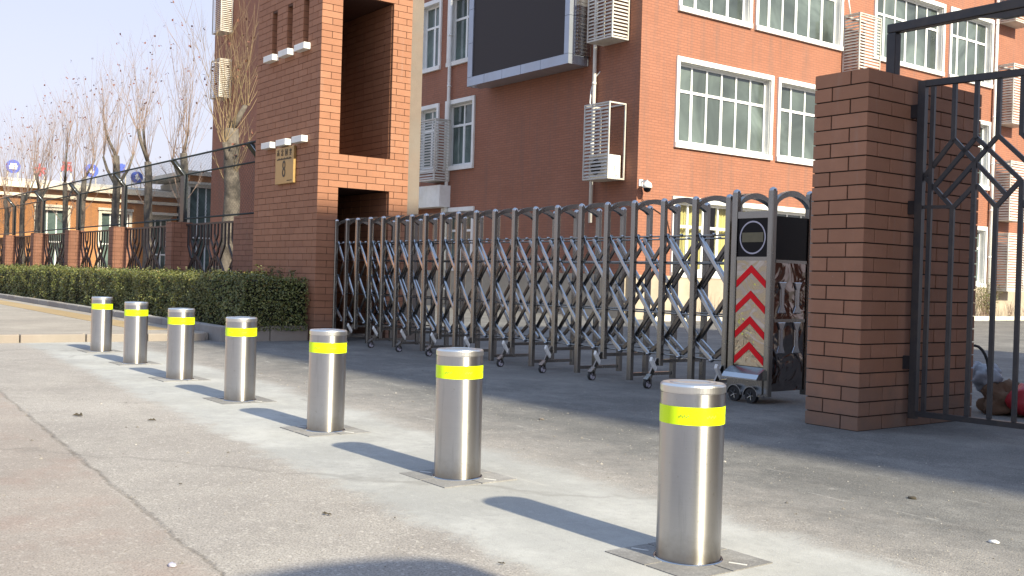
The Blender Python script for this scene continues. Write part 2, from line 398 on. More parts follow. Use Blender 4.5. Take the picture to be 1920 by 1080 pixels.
def driveway():
    """poured concrete band along the bollards, old rough concrete on the road side, dusty asphalt on the gate side"""
    m, n, b = newmat('driveway'); p = N(n, 'ShaderNodeNewGeometry').outputs['Position']
    sp = N(n, 'ShaderNodeSeparateXYZ'); n.links.new(p, sp.inputs[0]); x, y = sp.outputs[0], sp.outputs[1]
    d = math_(n, 'SUBTRACT', math_(n, 'ADD', y, math_(n, 'MULTIPLY', x, .0608)), 2.46)      # distance from the bollard row
    w1 = math_(n, 'MULTIPLY_ADD', noise(n, p, 1.2, 8, .7), 1.0, -.5)
    w2 = math_(n, 'MULTIPLY_ADD', noise(n, p, 3.5, 10, .75), .8, -.4)
    asph, f1, m1 = ground_look(n, p, (.115, .112, .108), (.15, .146, .14), (.20, .193, .182), (.05, .05, .05), .6, (.36, .345, .32), .35, 140)
    rough, f2, m2 = ground_look(n, p, (.25, .228, .208), (.315, .29, .265), (.37, .343, .315), (.12, .11, .105), .6, (.43, .40, .36), .4, 130, 3)
    smooth, f3, m3 = ground_look(n, p, (.275, .272, .262), (.335, .332, .318), (.39, .385, .365), (.20, .20, .195), .3, (.47, .465, .445), .55, 300, 6)
    # dust trodden over the asphalt, thinning out towards the gate
    dn = math_(n, 'SUBTRACT', math_(n, 'MULTIPLY_ADD', w2, 1.6, 1.15), math_(n, 'MULTIPLY', d, .62))
    asph = mix(n, ramp(n, dn, [(.25, 0), (.85, .85)]), asph, rough)
    s1 = ramp(n, math_(n, 'ADD', d, math_(n, 'MULTIPLY_ADD', w1, .5, math_(n, 'MULTIPLY', w2, .35))), [(.0, 0), (1, 1)])
    e1 = math_(n, 'ADD', d, math_(n, 'ADD', math_(n, 'MULTIPLY', w1, .45), math_(n, 'MULTIPLY', w2, .5)))
    lo = N(n, 'ShaderNodeMapRange', interpolation_type='SMOOTHSTEP'); n.links.new(e1, lo.inputs[0]); lo.inputs[1].default_value = -.68; lo.inputs[2].default_value = -.50
    hi = N(n, 'ShaderNodeMapRange', interpolation_type='SMOOTHSTEP'); n.links.new(e1, hi.inputs[0]); hi.inputs[1].default_value = .42; hi.inputs[2].default_value = .68
    col = mix(n, lo.outputs[0], rough, smooth); col = mix(n, hi.outputs[0], col, asph)
    # scraped and chalky streaks, drawn out along the driveway edge
    mp = N(n, 'ShaderNodeMapping'); mp.inputs['Scale'].default_value = (.9, 3.6, 1); mp.inputs['Rotation'].default_value = (0, 0, .25); n.links.new(p, mp.inputs[0])
    sk_ = ramp(n, noise(n, mp.outputs[0], 2.1, 12, .8), [(.57, 0), (.66, .55)]); near = ramp(n, math_(n, 'MULTIPLY', math_(n, 'ABSOLUTE', math_(n, 'SUBTRACT', d, 1.0)), .5), [(.1, 1), (.9, .1)])
    col = mix(n, math_(n, 'MULTIPLY', sk_, near), col, (.47, .45, .42))
    # older brownish slab in the road, behind a broken joint that runs from far to near
    q = math_(n, 'ADD', math_(n, 'SUBTRACT', y, math_(n, 'MULTIPLY_ADD', x, -.061, 1.01)), math_(n, 'MULTIPLY', w2, .12))
    br = N(n, 'ShaderNodeMapRange'); n.links.new(q, br.inputs[0]); br.inputs[1].default_value = .02; br.inputs[2].default_value = -.04
    col = mix(n, math_(n, 'MULTIPLY', br.outputs[0], .3), col, (.27, .215, .18))
    br2 = ramp(n, noise(n, p, 1.7, 8, .7), [(.5, 0), (.7, .35)]); col = mix(n, math_(n, 'MULTIPLY', br.outputs[0], br2), col, (.25, .15, .12))
    aq = math_(n, 'ABSOLUTE', q)
    gap = ramp(n, math_(n, 'MULTIPLY_ADD', w1, -.03, aq), [(.0, .6), (.014, 0)])
    col = mix(n, math_(n, 'MULTIPLY', gap, ramp(n, noise(n, p, 5, 6, .7), [(.42, 0), (.6, 1)])), col, (.10, .085, .07))
    col = mix(n, cracks(n, p, .11, .3, .0016), col, (.12, .11, .10))
    n.links.new(col, b.inputs['Base Color']); b.inputs['Roughness'].default_value = .95; b.inputs['Specular IOR Level'].default_value = .2
    rel = math_(n, 'ADD', math_(n, 'MULTIPLY', f1, .7), math_(n, 'MULTIPLY', m2, 1.3))
    sm = math_(n, 'MULTIPLY', lo.outputs[0], math_(n, 'SUBTRACT', 1, hi.outputs[0]))
    rel = math_(n, 'MULTIPLY', rel, math_(n, 'MULTIPLY_ADD', sm, -.7, 1))
    rel = math_(n, 'SUBTRACT', rel, math_(n, 'MULTIPLY', gap, 2.5))
    bump(n, b, rel, .7, .007)
    return m
M['concrete'] = ground_mat('smooth_concrete', (.34, .33, .31), (.42, .405, .375), (.49, .475, .44), (.25, .24, .23), .3, .2, .002, (.56, .54, .50), .4, 300)
M['asphalt'] = driveway()
M['plate'] = ground_mat('base_plate_mortar', (.15, .145, .145), (.20, .195, .19), (.26, .25, .245), (.14, .14, .14), .4, 0, .003, (.45, .44, .42), .5, 200)
M['paving'] = ground_mat('paving', (.24, .215, .19), (.30, .27, .235), (.35, .32, .28), (.16, .15, .14), .3, .5, .003, (.40, .36, .31), .5, 120)
M['tactile'] = ground_mat('tactile_paving', (.30, .22, .12), (.34, .25, .14), (.38, .29, .17), (.25, .18, .1), .3, 0, .003, None, 0, 120)
M['caulk'] = simple('white_caulk', (.62, .62, .6), .7)

# ------------------------------------------------------------------ ground
mb = MB()
X0, X1, Y0, Y1 = -420, 300, -300, 420
nx = 12
for i in range(nx):
    for j in range(nx):
        xa = X0+(X1-X0)*i/nx; xb = X0+(X1-X0)*(i+1)/nx; ya = Y0+(Y1-Y0)*j/nx; yb = Y0+(Y1-Y0)*(j+1)/nx
        mb.add([(xa, ya, 0), (xb, ya, 0), (xb, yb, 0), (xa, yb, 0)], [(0, 1, 2, 3)])
o = mb.build('ground', M['asphalt'], recalc=False); meta(o, kind='structure')
from mathutils import noise as mn
# raised pavement, its kerbs and the tactile strip
mb = MB(); mb.box(-200, -13.52, -30, 4.99, -.2, .098)
mb.build('pavement', M['paving'])['kind'] = 'structure'
pav = bpy.data.objects['pavement']
WL[pav] = Vector((0, 0, 0))
for i in range(22):                       # kerb stones of the pavement edge
    y0 = 4.90-.75*(i+1)
    m = MB(); m.box(-13.515, -13.37+rnd.uniform(-.004, .004), y0+.006, y0+.744, -.1, .10+rnd.uniform(-.003, .003))
    bevel(m.build('kerb_stone', M['stone_kerb'], pav), .012)
m = MB()
for i in range(90):
    x1 = -14.2-i*.6
    m.box(x1-.592, x1, 4.25, 4.72, .05, .102)
m.build('tactile_strip', M['tactile'], pav)['kind'] = 'stuff'
hk = thing('hedge_kerb', (-13.2, 5.05, 0), 'grey stone kerb edging the hedge bed, ending at the brick tower', 'kerb')
for i in range(60):
    x1 = -13.1-i*.8
    m = MB(); m.box(x1-.792, x1, 5.0+rnd.uniform(-.004, .004), 5.13, -.05, .2+rnd.uniform(-.006, .004))
    if i < 34: bevel(m.build('kerb_stone', M['stone_kerb_grey'], hk), .015)
    else: m.build('kerb_stone', M['stone_kerb_grey'], hk)
for i in range(2):
    m = MB(); y0 = 5.136+i*.556
    m.box(-13.235, -13.1, y0, y0+.548, -.05, .2); bevel(m.build('kerb_stone', M['stone_kerb'], hk), .012)
m = MB(); m.box(-62, -13.24, 5.131, 6.75, -.1, .15)
m.build('hedge_bed_soil', simple('soil', (.09, .065, .045), 1, var=.3, scale=5, bumps=.02))['kind'] = 'structure'

# ------------------------------------------------------------------ brick laying
_bm = {}
def brick_mesh(dx, dy, dz, mat):
    k = (round(dx, 3), round(dy, 3), round(dz, 3), mat.name)
    if k not in _bm:
        c = .0025
        m = MB(); hx, hy, hz = k[0]/2, k[1]/2, k[2]/2
        # box with lightly chamfered outline on top and bottom: 5 mm rounded look, 28 tris
        a = [(-hx, -hy+c), (-hx+c, -hy), (hx-c, -hy), (hx, -hy+c), (hx, hy-c), (hx-c, hy), (-hx+c, hy), (-hx, hy-c)]
        v = [(x, y, -hz) for x, y in a]+[(x, y, hz) for x, y in a]
        m.add(v, [tuple(range(7, -1, -1)), tuple(range(8, 16))]+[(i, (i+1) % 8, (i+1) % 8+8, i+8) for i in range(8)])
        _bm[k] = m.mesh('brick', mat)
    return _bm[k]
def lay(parent, bricks, mat, limit, mass_name='brickwork', label=None):
    """bricks: list of (x0,x1,y0,y1,z0,z1), most visible first; beyond the limit they join one mass"""
    for b in bricks[:limit]:
        x0, x1, y0, y1, z0, z1 = b
        place('brick', brick_mesh(x1-x0, y1-y0, z1-z0, mat), parent, ((x0+x1)/2, (y0+y1)/2, (z0+z1)/2))
    rest = bricks[limit:]
    if rest:
        m = MB()
        for b in rest: m.box(*b)
        o = m.build(mass_name, mat, parent, recalc=False); o['kind'] = 'stuff'
def rows(u0, u1, first, L, opens_row):
    """split u0..u1 (from u0, first piece `first`, then L) leaving the open intervals out"""
    cuts = [u0]; u = u0+first
    while u < u1-.03: cuts.append(u); u += L
    cuts.append(u1); segs = []
    for a, b in zip(cuts, cuts[1:]):
        parts = [(a, b)]
        for o0, o1 in opens_row:
            np_ = []
            for p, q in parts:
                if o1 <= p or o0 >= q: np_.append((p, q)); continue
                if p < o0: np_.append((p, o0))
                if q > o1: np_.append((o1, q))
            parts = np_
        segs += [s_ for s_ in parts if s_[1]-s_[0] > .02]
    return segs

# ------------------------------------------------------------------ right gate pillar
J = .0095
pil = thing('brick_gate_pillar', (-4.29, 6.55, 0), 'wide brown brick gate pillar between the folding gate and the black iron gate', 'pillar')
PX0, PX1, PY0, PY1, CH = -4.50, -4.08, 5.86, 7.24, .0951
MB().box(PX0+.011, PX1-.011, PY0+.011, PY1-.011, 0, 2.372).build('core', M['mortar'], pil)
front, side, rest = [], [], []
for r in range(25):
    z0 = r*CH+J/2; z1 = (r+1)*CH-J/2; odd = r % 2
    j = lambda: rnd.uniform(-.0012, .0012)
    if odd:   # corner brick long on the street face
        e = j()
        front.append((PX1-.280+J/2, PX1+e, PY0+e, PY0+.123-J/2, z0, z1))
        front.append((PX0, PX1-.280-J/2, PY0+j(), PY0+.27, z0, z1)); su = PY0+.123
    else:
        e = j()
        front.append((PX1-.136+J/2, PX1+e, PY0+e, PY0+.270-J/2, z0, z1))
        front.append((PX0, PX1-.136-J/2, PY0+j(), PY0+.123, z0, z1)); su = PY0+.270
    u = su
    while u < PY1-.02:
        ue = min(u+.292, PY1); dd = j()
        if PY1-ue < .04: ue = PY1
        side.append((PX1-.06, PX1+dd, u+J/2, ue-(J/2 if ue < PY1 else 0), z0, z1)); u = ue
    u = PY0+(.27 if odd else .123); 
    while u < PY1-.02:
        ue = min(u+.292, PY1)
        rest.append((PX0, PX0+.06, u+J/2, ue-J/2, z0, z1)); u = ue
    rest.append((PX0+.07, PX1-.07, PY1-.06, PY1, z0, z1))
lay(pil, front+side, M['brick_pillar'], 300); lay(pil, rest, M['brick_pillar'], 0)
MB().box(PX0+.004, PX1-.004, PY0+.004, PY1-.004, 2.372, 2.3765).build('top_bed', M['brick_pillar'], pil)

# ------------------------------------------------------------------ left gate tower
tw = thing('brick_gate_tower', (-14.0, 6.9, 0), 'tall orange brick gate tower with a deep upright opening, left of the folding gate', 'tower')
TX0, TX1, TY0, TY1, TC = -15.13, -12.95, 6.25, 7.67, .0922
OY0, OY1 = 6.56, 7.36
SL = [(-14.61, -14.44), (-14.08, -13.91), (-13.54, -13.37)]; SZ = (4.10, 4.76)
TOP = 57*TC
c = .010; J = .0075
m = MB()
for z0, z1 in ((0, 23*TC), (28*TC, 52*TC)):      # round the two openings
    m.box(TX0+c, TX1-c, TY0+.155, OY0-c, z0, z1)
    m.box(TX0+c, TX1-c, OY1+c, TY1-c, z0, z1)
    m.box(TX0+c, TX0+.2, OY0-c, OY1+c, z0, z1)
m.box(TX0+c, TX1-c, TY0+.155, TY1-c, 23*TC+c, 28*TC-c)
m.box(TX0+c, TX1-c, TY0+.155, TY1-c, 52*TC+c, TOP-.002)
xsn = [TX0+c]+[v for s_ in SL for v in s_]+[TX1-c]
for a, b in zip(xsn[0::2], xsn[1::2]): m.box(a+(.006 if a > TX0+c else 0), b-(.006 if b < TX1-c else 0), TY0+c, TY0+.153, 0, TOP-.002)
for a, b in SL: m.box(a-.006, b+.006, TY0+c, TY0+.153, 0, SZ[0]-.006); m.box(a-.006, b+.006, TY0+c, TY0+.153, SZ[1]+.006, TOP-.002)
m.build('core', M['mortar_t'], tw)
bx_, by_, rest = [], [], []
for r in range(57):
    z0 = r*TC+J/2; z1 = (r+1)*TC-J/2; A = r % 2
    j = lambda: rnd.uniform(-.0012, .0012); e = j()
    if A: bx_.append((TX1-.29+J/2, TX1+e, TY0+e, TY0+.16-J/2, z0, z1)); f0 = .16
    else: bx_.append((TX1-.13+J/2, TX1+e, TY0+e, OY0-(J/2 if 23 <= r < 28 or r >= 52 else 0), z0, z1)); f0 = .31
    op = [] if (23 <= r < 28 or r >= 52) else [(OY0, OY1)]
    for u0, u1 in rows(TY0+f0, TY1, .292, .292, op):
        u0j = u0+(J/2); u1j = u1-(0 if abs(u1-TY1) < .001 or abs(u1-OY0) < .001 else J/2)
        if u1j-u0j < .02: continue
        d = .05 if op else .06
        bx_.append((TX1-d, TX1+j(), u0j, u1j, z0, z1))
    f1 = .29 if A else .13
    zc = (z0+z1)/2
    ops = [(s0, s1) for s0, s1 in SL] if SZ[0] < zc < SZ[1] else []
    segs = rows(-TX1+f1, -TX0, .292, .292, [(-b, -a) for a, b in ops])
    for a, b in segs:
        by_.append((-b+(0 if abs(b+TX0) < .001 else J/2), -a-J/2, TY0+j(), TY0+.05 if not ops else TY0+.145, z0, z1))
    if r < 23 or 28 <= r < 52:                      # inner side wall of the openings
        for a, b in rows(-TX1+.055, -(TX0+.21), .2, .292, []): rest.append((-b+J/2, -a-J/2, OY1, OY1+.05, z0, z1))
    for a, b in rows(TY0+.06, TY1, .2, .292, []): rest.append((TX0, TX0+.05, a+J/2, b-J/2, z0, z1))
def vis(b): return 0 if b[5] < 5.0 else 1
bx_.sort(key=vis)
byv = [b for b in by_ if b[4] > .8 and b[5] < 4.9]; byh = [b for b in by_ if not (b[4] > .8 and b[5] < 4.9)]
byv.sort(key=lambda b: -b[0])
n1 = [b for b in bx_ if b[5] < 4.95]; n2 = [b for b in bx_ if b[5] >= 4.95]
lay(tw, n1+byv+byh+n2+rest, M['brick_tower'], 300)
for i, z in ((0, 4.035), (1, 2.75)):
    for k, (a, b) in enumerate(SL):
        m = MB(); zc = z
        m.box((a+b)/2-.165, (a+b)/2+.165, TY0-.10, TY0+(.12 if i == 0 else .0), zc-.005, zc+.085)
        if i == 0: m.v = [(x, y, zz) for x, y, zz in m.v]
        bevel(m.build('white_block', M['white'], tw), .006)
m = MB(); m.box(TX0-.06, TX1+.06, TY0-.06, TY1+.06, TOP+.002, TOP+.10); bevel(m.build('coping', M['white'], tw), .01)
m = MB(); m.box(TX0+.3, TX1-.02, TY1+.002, TY1+.20, 0, TOP-.01); m.build('rendered_strip', M['grey_render'], tw)

# house number plaque on the tower
pq = thing('number_plaque', (-13.95, 6.235, 2.2), 'brass plaque engraved with the number 8, on the shaded tower face', 'plaque')
m = MB(); m.box(-14.27, -13.65, 6.205, 6.247, 2.20, 2.725); bevel(m.build('plate', M['brass'], pq), .006)
def glyph(m, cx, z, w, h, y, strokes):
    for i_, (a, b, c_, d) in enumerate(strokes):
        y = 6.2035-.0003*i_
        m.bar((cx+(a-.5)*w, y, z+b*h), (cx+(c_-.5)*w, y, z+d*h), .003, .011, (0, 0, 1) if abs(a-c_) > abs(b-d) else (1, 0, 0))
G1 = [(.1, .9, .9, .9), (.5, 1, .5, .1), (.1, .6, .9, .6), (.2, .6, .1, .1), (.8, .6, .9, .1), (.3, .3, .7, .3)]
G2 = [(.5, 1, .1, .7), (.5, 1, .9, .7), (.25, .65, .75, .65), (.5, .65, .5, .35), (.2, .35, .8, .35), (.2, .1, .8, .1), (.2, .35, .2, .1), (.8, .35, .8, .1)]
G3 = [(.1, .95, .9, .95), (.1, .95, .1, .05), (.9, .95, .9, .05), (.1, .05, .9, .05), (.25, .7, .75, .7), (.25, .5, .75, .5), (.5, .7, .5, .25), (.25, .27, .75, .27)]
G4 = [(.5, 1, .5, 0), (.1, .8, .9, .8), (.2, .55, .8, .55), (.1, .3, .9, .3), (.2, .05, .8, .05), (.25, .8, .25, .55), (.75, .8, .75, .55)]
for k, g in enumerate((G1, G2, G3, G4)):
    m = MB(); glyph(m, -14.175+k*.14, 2.60, .085, .095, 6.2035, g); m.build('character', M['ink'], pq)
m = MB()
for k in range(16): m.box(-14.21+k*.031, -14.19+k*.031, 6.2022, 6.2048, 2.545, 2.563+.006*(k % 3))
m.build('small_lettering', M['ink'], pq)['kind'] = 'stuff'
def txt(name, body, size, mat, parent, loc, rot, ext=.0015, scale=(1, 1, 1)):
    cu = bpy.data.curves.new(name, 'FONT'); cu.body = body; cu.size = size; cu.extrude = ext; cu.align_x = 'CENTER'; cu.align_y = 'CENTER'
    cu.resolution_u = 4; cu.materials.append(mat)
    tmp = bpy.data.objects.new(name+'_outline', cu); COL.objects.link(tmp)
    dg = bpy.context.evaluated_depsgraph_get(); dg.update()
    me = bpy.data.meshes.new_from_object(tmp.evaluated_get(dg)); bpy.data.objects.remove(tmp)
    o = place(name, me, parent, loc); o.rotation_euler = rot; o.scale = scale; return o
txt('number', '8', .30, M['ink'], pq, (-13.97, 6.2035, 2.40), (R(90), 0, 0), .002, (.8, 1.15, 1))
m = MB()
for k in range(9): m.box(-13.86+k*.019, -13.848+k*.019, 6.2022, 6.2048, 2.235, 2.247)
m.build('small_lettering', M['ink'], pq)['kind'] = 'stuff'

# ------------------------------------------------------------------ bollards
boll = None
where = ['farthest steel bollard, in front of the hedge and the far pavement',
         'steel bollard second from the far end of the row, against the hedge',
         'steel bollard third from the far end, beside the kerb corner',
         'middle steel bollard of the row, its lid against the kerb end',
         'steel bollard in front of the foot of the brick tower',
         'steel bollard second nearest, in front of the middle of the folding gate',
         'nearest and largest steel bollard, in front of the gate head']
def make_bollard(x, y):
    t = thing('steel_bollard', (x, y, 0), where[6], 'bollard', 'retractable bollards in a row across the gateway')
    m = MB(); r = .1095
    m.lathe([(r, 0), (r, .568)], (x, y, 0), 64)
    m.build('body', M['bollard'], t, recalc=False)
    m = MB()
    m.lathe([(r-.002, .568), (r-.002, .5715), (r+.0015, .572), (r+.0015, .592), (r-.001, .597), (r-.006, .600), (0, .600)], (x, y, 0), 64, smooth=False)
    m.build('lid', M['bollard_top'], t, recalc=False)
    m = MB(); m.lathe([(.056, .6005), (.060, .6025), (.075, .6025), (.079, .6005)], (x, y, 0), 32, smooth=False); m.build('lid_ring', M['bollard_top'], t, recalc=False)
    m = MB(); m.lathe([(r+.0012, .466), (r+.0012, .526)], (x, y, 0), 64)
    tp = m.build('reflective_band', M['tape'], t, recalc=False)
    m = MB()
    for ang in (-70, -20, 30, 130, 200):
        for k in range(6):
            a = R(ang+k*3.2); rr_ = r+.0018; a2 = R(ang+k*3.2+2.2)
            z = .49+.004*(k % 2)
            m.add([(x+rr_*math.cos(a), y+rr_*math.sin(a), z), (x+rr_*math.cos(a2), y+rr_*math.sin(a2), z), (x+rr_*math.cos(a2), y+rr_*math.sin(a2), z+.006), (x+rr_*math.cos(a), y+rr_*math.sin(a), z+.006)], [(0, 1, 2, 3)])
    m.build('print', M['print'], tp, recalc=False)
    m = MB(); m.lathe([(r+.001, .0), (r+.001, .006), (r+.007, .007), (r+.010, .001)], (x, y, 0), 48); m.build('collar', M['steel_bright'], t, recalc=False)
    m = MB(); h = .20
    for sx in (-1, 1):
        for sy in (-1, 1):
            a, b = sorted((sx*.004, sx*h)); c_, d = sorted((sy*.004, sy*h))
            m.box(x+a, x+b, y+c_, y+d, -.02, .0035)
    m.build('base_plate', M['plate'], t)
    for dx, dy in ((-1, -.55), (1, .55)):
        m = MB(); m.bar((x+dx*.125, y+dy*.12, .004), (x+dx*.18, y+dy*.17, .004), .006, .003)
        m.build('caulk_line', M['caulk'], t)
    return t
def copy_tree(root, loc):
    r = root.copy(); COL.objects.link(r); r.location = loc
    for ch in list(root.children):
        c_ = ch.copy(); COL.objects.link(c_); c_.parent = r
        for g in list(ch.children):
            d_ = g.copy(); COL.objects.link(d_); d_.parent = c_
    return r
b0 = make_bollard(-2.47, 2.61)
for i in range(6):
    k = i-6
    b = copy_tree(b0, (-2.4708+k*1.57062, 2.61-k*.09547, 0)); b['label'] = where[i]
    b.rotation_euler = (R(rnd.uniform(-.45, .45)), R(rnd.uniform(-.45, .45)), 0)

# ------------------------------------------------------------------ folding gate
gate = thing('folding_gate', (-9, 6.8, 0), 'stainless steel folding scissor gate closing the driveway between tower and pillar', 'gate')
PXS = [-12.95+.0, -12.63, -12.33, -11.98, -11.64, -11.28, -10.94, -10.61, -10.25, -9.91, -9.55, -9.19, -8.83, -8.47, -8.11, -7.74, -7.36, -6.99, -6.61, -6.23, -5.85]
GY0, GY1 = 6.55, 7.10
def place_mesh(name, me, parent, loc, rot=None): return place(name, me, parent, loc, rot)
def postmesh(z0, z1, w=.052):
    m = MB(); h = w/2; k = .008
    a = [(-h, -h+k), (-h+k, -h), (h-k, -h), (h, -h+k), (h, h-k), (h-k, h), (-h+k, h), (-h, h-k)]
    v = [(x, y, z0) for x, y in a]+[(x, y, z1) for x, y in a]
    m.add(v, [tuple(range(7, -1, -1)), tuple(range(8, 16))]+[(i, (i+1) % 8, (i+1) % 8+8, i+8) for i in range(8)])
    return m.mesh('post', M['steel'])
mp_long = postmesh(.035, 1.655); mp_short = postmesh(.20, 1.655)
mc = MB(); mc.lathe([(.031, 0), (.031, .012), (.024, .022), (.010, .030), (0, .032)], (0, 0, 0), 12); mcap = mc.mesh('post_cap', M['steel_bright'])
ma = MB()
aw = .012
n_ = 14
D = GY1-GY0
for k in range(n_):
    t0 = k/n_; t1 = (k+1)/n_
    f = lambda t: .035+.075*math.sin(PI*t)**.7
    y0, y1 = .02+(D-.04)*t0, .02+(D-.04)*t1
    za, zb = f(t0), f(t1)
    v = [(sx, y, z+dz) for (y, z) in ((y0, za), (y1, zb)) for dz in (-.045, 0) for sx in (-.022, .022)]
    ma.add(v, [(0, 1, 3, 2), (4, 6, 7, 5), (0, 4, 5, 1), (2, 3, 7, 6), (0, 2, 6, 4), (1, 5, 7, 3)])
march = ma.mesh('arch', M['steel'], (0, 0, 0), True)
mf = MB(); mf.bar((0, .0, 0), (0, D, 0), .025, .03); mfoot = mf.mesh('foot_rail', M['steel'])
# caster: forked bracket, plate, two wheels
def caster(px, y):
    m = MB()
    m.bar((px, y-.026, .26), (px-.02, y-.10, .10), .022, .034)
    m.bar((px-.018, y-.10, .12), (px-.018, y-.15, .075), .055, .018)
    for s_ in (-1, 1): m.bar((px-.018+s_*.03, y-.125, .11), (px-.018+s_*.03, y-.125, .04), .006, .04)
    c_ = m.build('caster', M['steel'], gate)
    m = MB(); m.obox((px+.004, y-.082, .215), (.016, 0, 0), (0, .006, .052*.35), (0, -.03, .048)); bevel(m.build('reflector_plate', M['white'], c_), .004)
    m = MB()
    n = 18; W_ = .03
    for k in range(n):
        a0 = 2*PI*k/n; a1 = 2*PI*(k+1)/n
        for (r0, r1, mi) in ((.030, .040, 1), (0, .030, 0)):
            p = lambda r, a, dx: (px-.018+dx, y-.125+r*math.cos(a), .0395+r*math.sin(a))
            for dx in (-W_/2, W_/2): m.add([p(r0, a0, dx), p(r1, a0, dx), p(r1, a1, dx), p(r0, a1, dx)], [(0, 1, 2, 3)], mi=(1 if (mi == 0 and k % 6 == 0 and r1 > .01) else mi))
        m.add([p(.040, a0, -W_/2), p(.040, a1, -W_/2), p(.040, a1, W_/2), p(.040, a0, W_/2)], [(0, 1, 2, 3)], mi=1)
    m.build('wheel', [M['white_ring'], M['rubber']], c_)
for i, px in enumerate(PXS):
    cast = (i % 2 == 0) and i > 0
    for y in (GY0, GY1):
        place('post', mp_short if cast and y == GY0 else mp_long, gate, (px, y, 0))
        place('post_cap', mcap, gate, (px, y, 1.655))
    place('arch', march, gate, (px, GY0, 1.60))
    place('foot_rail', mfoot, gate, (px, GY0, .085 if not cast else .24))
    if cast:
        caster(px, GY0)
# scissor bars: a diamond lattice with pivots on the posts
_sb = {}
def sbar(dx, dz, up_):
    k = (round(dx, 3), round(dz, 3), up_)
    if k not in _sb:
        m = MB(); d = Vector((dx, 0, dz)); nrm = Vector((-dz, 0, dx)).normalized()
        L = d.length; d.normalize(); c_ = Vector((dx/2, 0, dz/2)); h = .019; w = .009; kk = .005
        # bar with a chamfered section
        sec = [(-w, -h+kk), (-w+kk*.6, -h), (w-kk*.6, -h), (w, -h+kk), (w, h-kk), (w-kk*.6, h), (-w+kk*.6, h), (-w, h-kk)]
        v = [c_+d*(s_*(L/2+.02))+Vector((0, a, 0))+nrm*b for s_ in (-1, 1) for a, b in sec]
        m.add(v, [tuple(range(7, -1, -1)), tuple(range(8, 16))]+[(i, (i+1) % 8, (i+1) % 8+8, i+8) for i in range(8)])
        _sb[k] = m.mesh('scissor_bar', M['steel_bright'] if dz < 0 else M['steel_dark'], (0, 0, 0), True)  # sky sheen put into colour: one slant bright steel, the other dark
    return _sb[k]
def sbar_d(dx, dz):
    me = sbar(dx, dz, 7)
    me.materials.clear(); me.materials.append(M['steel_dark']); return me  # this slant is coloured dark too, as if it mirrored no sky
ZT, ZM, ZB = 1.35, .895, .44
for i in range(len(PXS)-1):
    a, b = PXS[i], PXS[i+1]
    for li, y in enumerate((GY0+.0, GY1-.06)):
        yf = y+(.036 if li == 0 else 0)
        for z in (ZM, ZB):
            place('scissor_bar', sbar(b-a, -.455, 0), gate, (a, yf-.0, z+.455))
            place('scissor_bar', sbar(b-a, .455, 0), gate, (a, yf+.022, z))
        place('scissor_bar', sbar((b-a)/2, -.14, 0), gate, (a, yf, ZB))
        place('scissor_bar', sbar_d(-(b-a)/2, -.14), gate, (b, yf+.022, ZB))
for y in (GY0+.048, GY1-.04):
    for z in (1.35, 1.12, .668, .30):
        m = MB(); m.tube([(PXS[0], y, z), (PXS[-1], y, z)], .0075, 8); m.build('tie_rod', M['steel'], gate)
mh = MB()
for k in range(len(PXS)-1):
    xm = (PXS[k]+PXS[k+1])/2
    for z, up_ in ((1.35, 1), (.30, -1)):
        mh.tube([(xm, GY0+.03, z), (xm, GY0+.03, z+.018*up_)], .016, 8)
        mh.tube([(xm, GY1-.03, z), (xm, GY1-.03, z+.018*up_)], .016, 8)
o = mh.build('pivot_knob', M['steel_bright'], gate); o['kind'] = 'stuff'
# gate head
HX0, HX1, HY0, HY1 = -5.73, -5.36, 6.50, 6.96
hd = MB(); hd.box(HX0+.02, HX1-.02, HY0+.012, HY1-.012, .13, 1.46); hd = hd.build('head_cabinet', M['steel_dark'], gate)
for x in (HX0, HX1):
    for y in (HY0, HY1):
        place('post', postmesh(.06, 1.685, .056), gate, (x, y, 0)); place('post_cap', mcap, gate, (x, y, 1.685))
m = MB(); m.box(HX0+.03, HX1-.03, HY0-.012, HY0+.010, .29, 1.135); m.build('front_panel', M['mirror'], hd)
for za, zb in ((1.135, 1.165), (1.475, 1.53)):
    m = MB(); m.box(HX0+.03, HX1-.03, HY0-.016, HY0+.010, za, zb); m.build('frame_rail', M['steel'], hd)
m = MB(); m.box(HX0+.03, HX1-.03, HY0-.008, HY0+.010, 1.167, 1.473); m.build('display_panel', M['black_gloss'], hd)
cx = (HX0+HX1)/2
m = MB(); n = 40
for k in range(n):
    a0, a1 = 2*PI*k/n, 2*PI*(k+1)/n
    q = lambda r, a, y: (cx+r*math.cos(a), y, 1.32+r*math.sin(a))
    m.add([q(.122, a0, HY0-.0105), q(.134, a0, HY0-.0105), q(.134, a1, HY0-.0105), q(.122, a1, HY0-.0105)], [(0, 1, 2, 3)])
m.build('ring_mark', M['white_ring'], hd, recalc=False)
m = MB(); m.box(cx-.108, cx+.108, HY0-.0102, HY0-.0085, 1.283, 1.36); m.build('bar_mark', M['olive'], hd)
for k in range(4):
    zt = 1.10-k*.205
    m = MB(); w = (HX1-HX0)/2-.036
    v = [(cx-w, HY0-.0145, zt-.185+.0), (cx-w, HY0-.0145, zt-.125), (cx, HY0-.0145, zt), (cx+w, HY0-.0145, zt-.125), (cx+w, HY0-.0145, zt-.185), (cx, HY0-.0145, zt-.062)]
    m.add(v, [(0, 5, 2, 1), (5, 4, 3, 2)]); m.build('chevron', M['red'], hd, recalc=False)
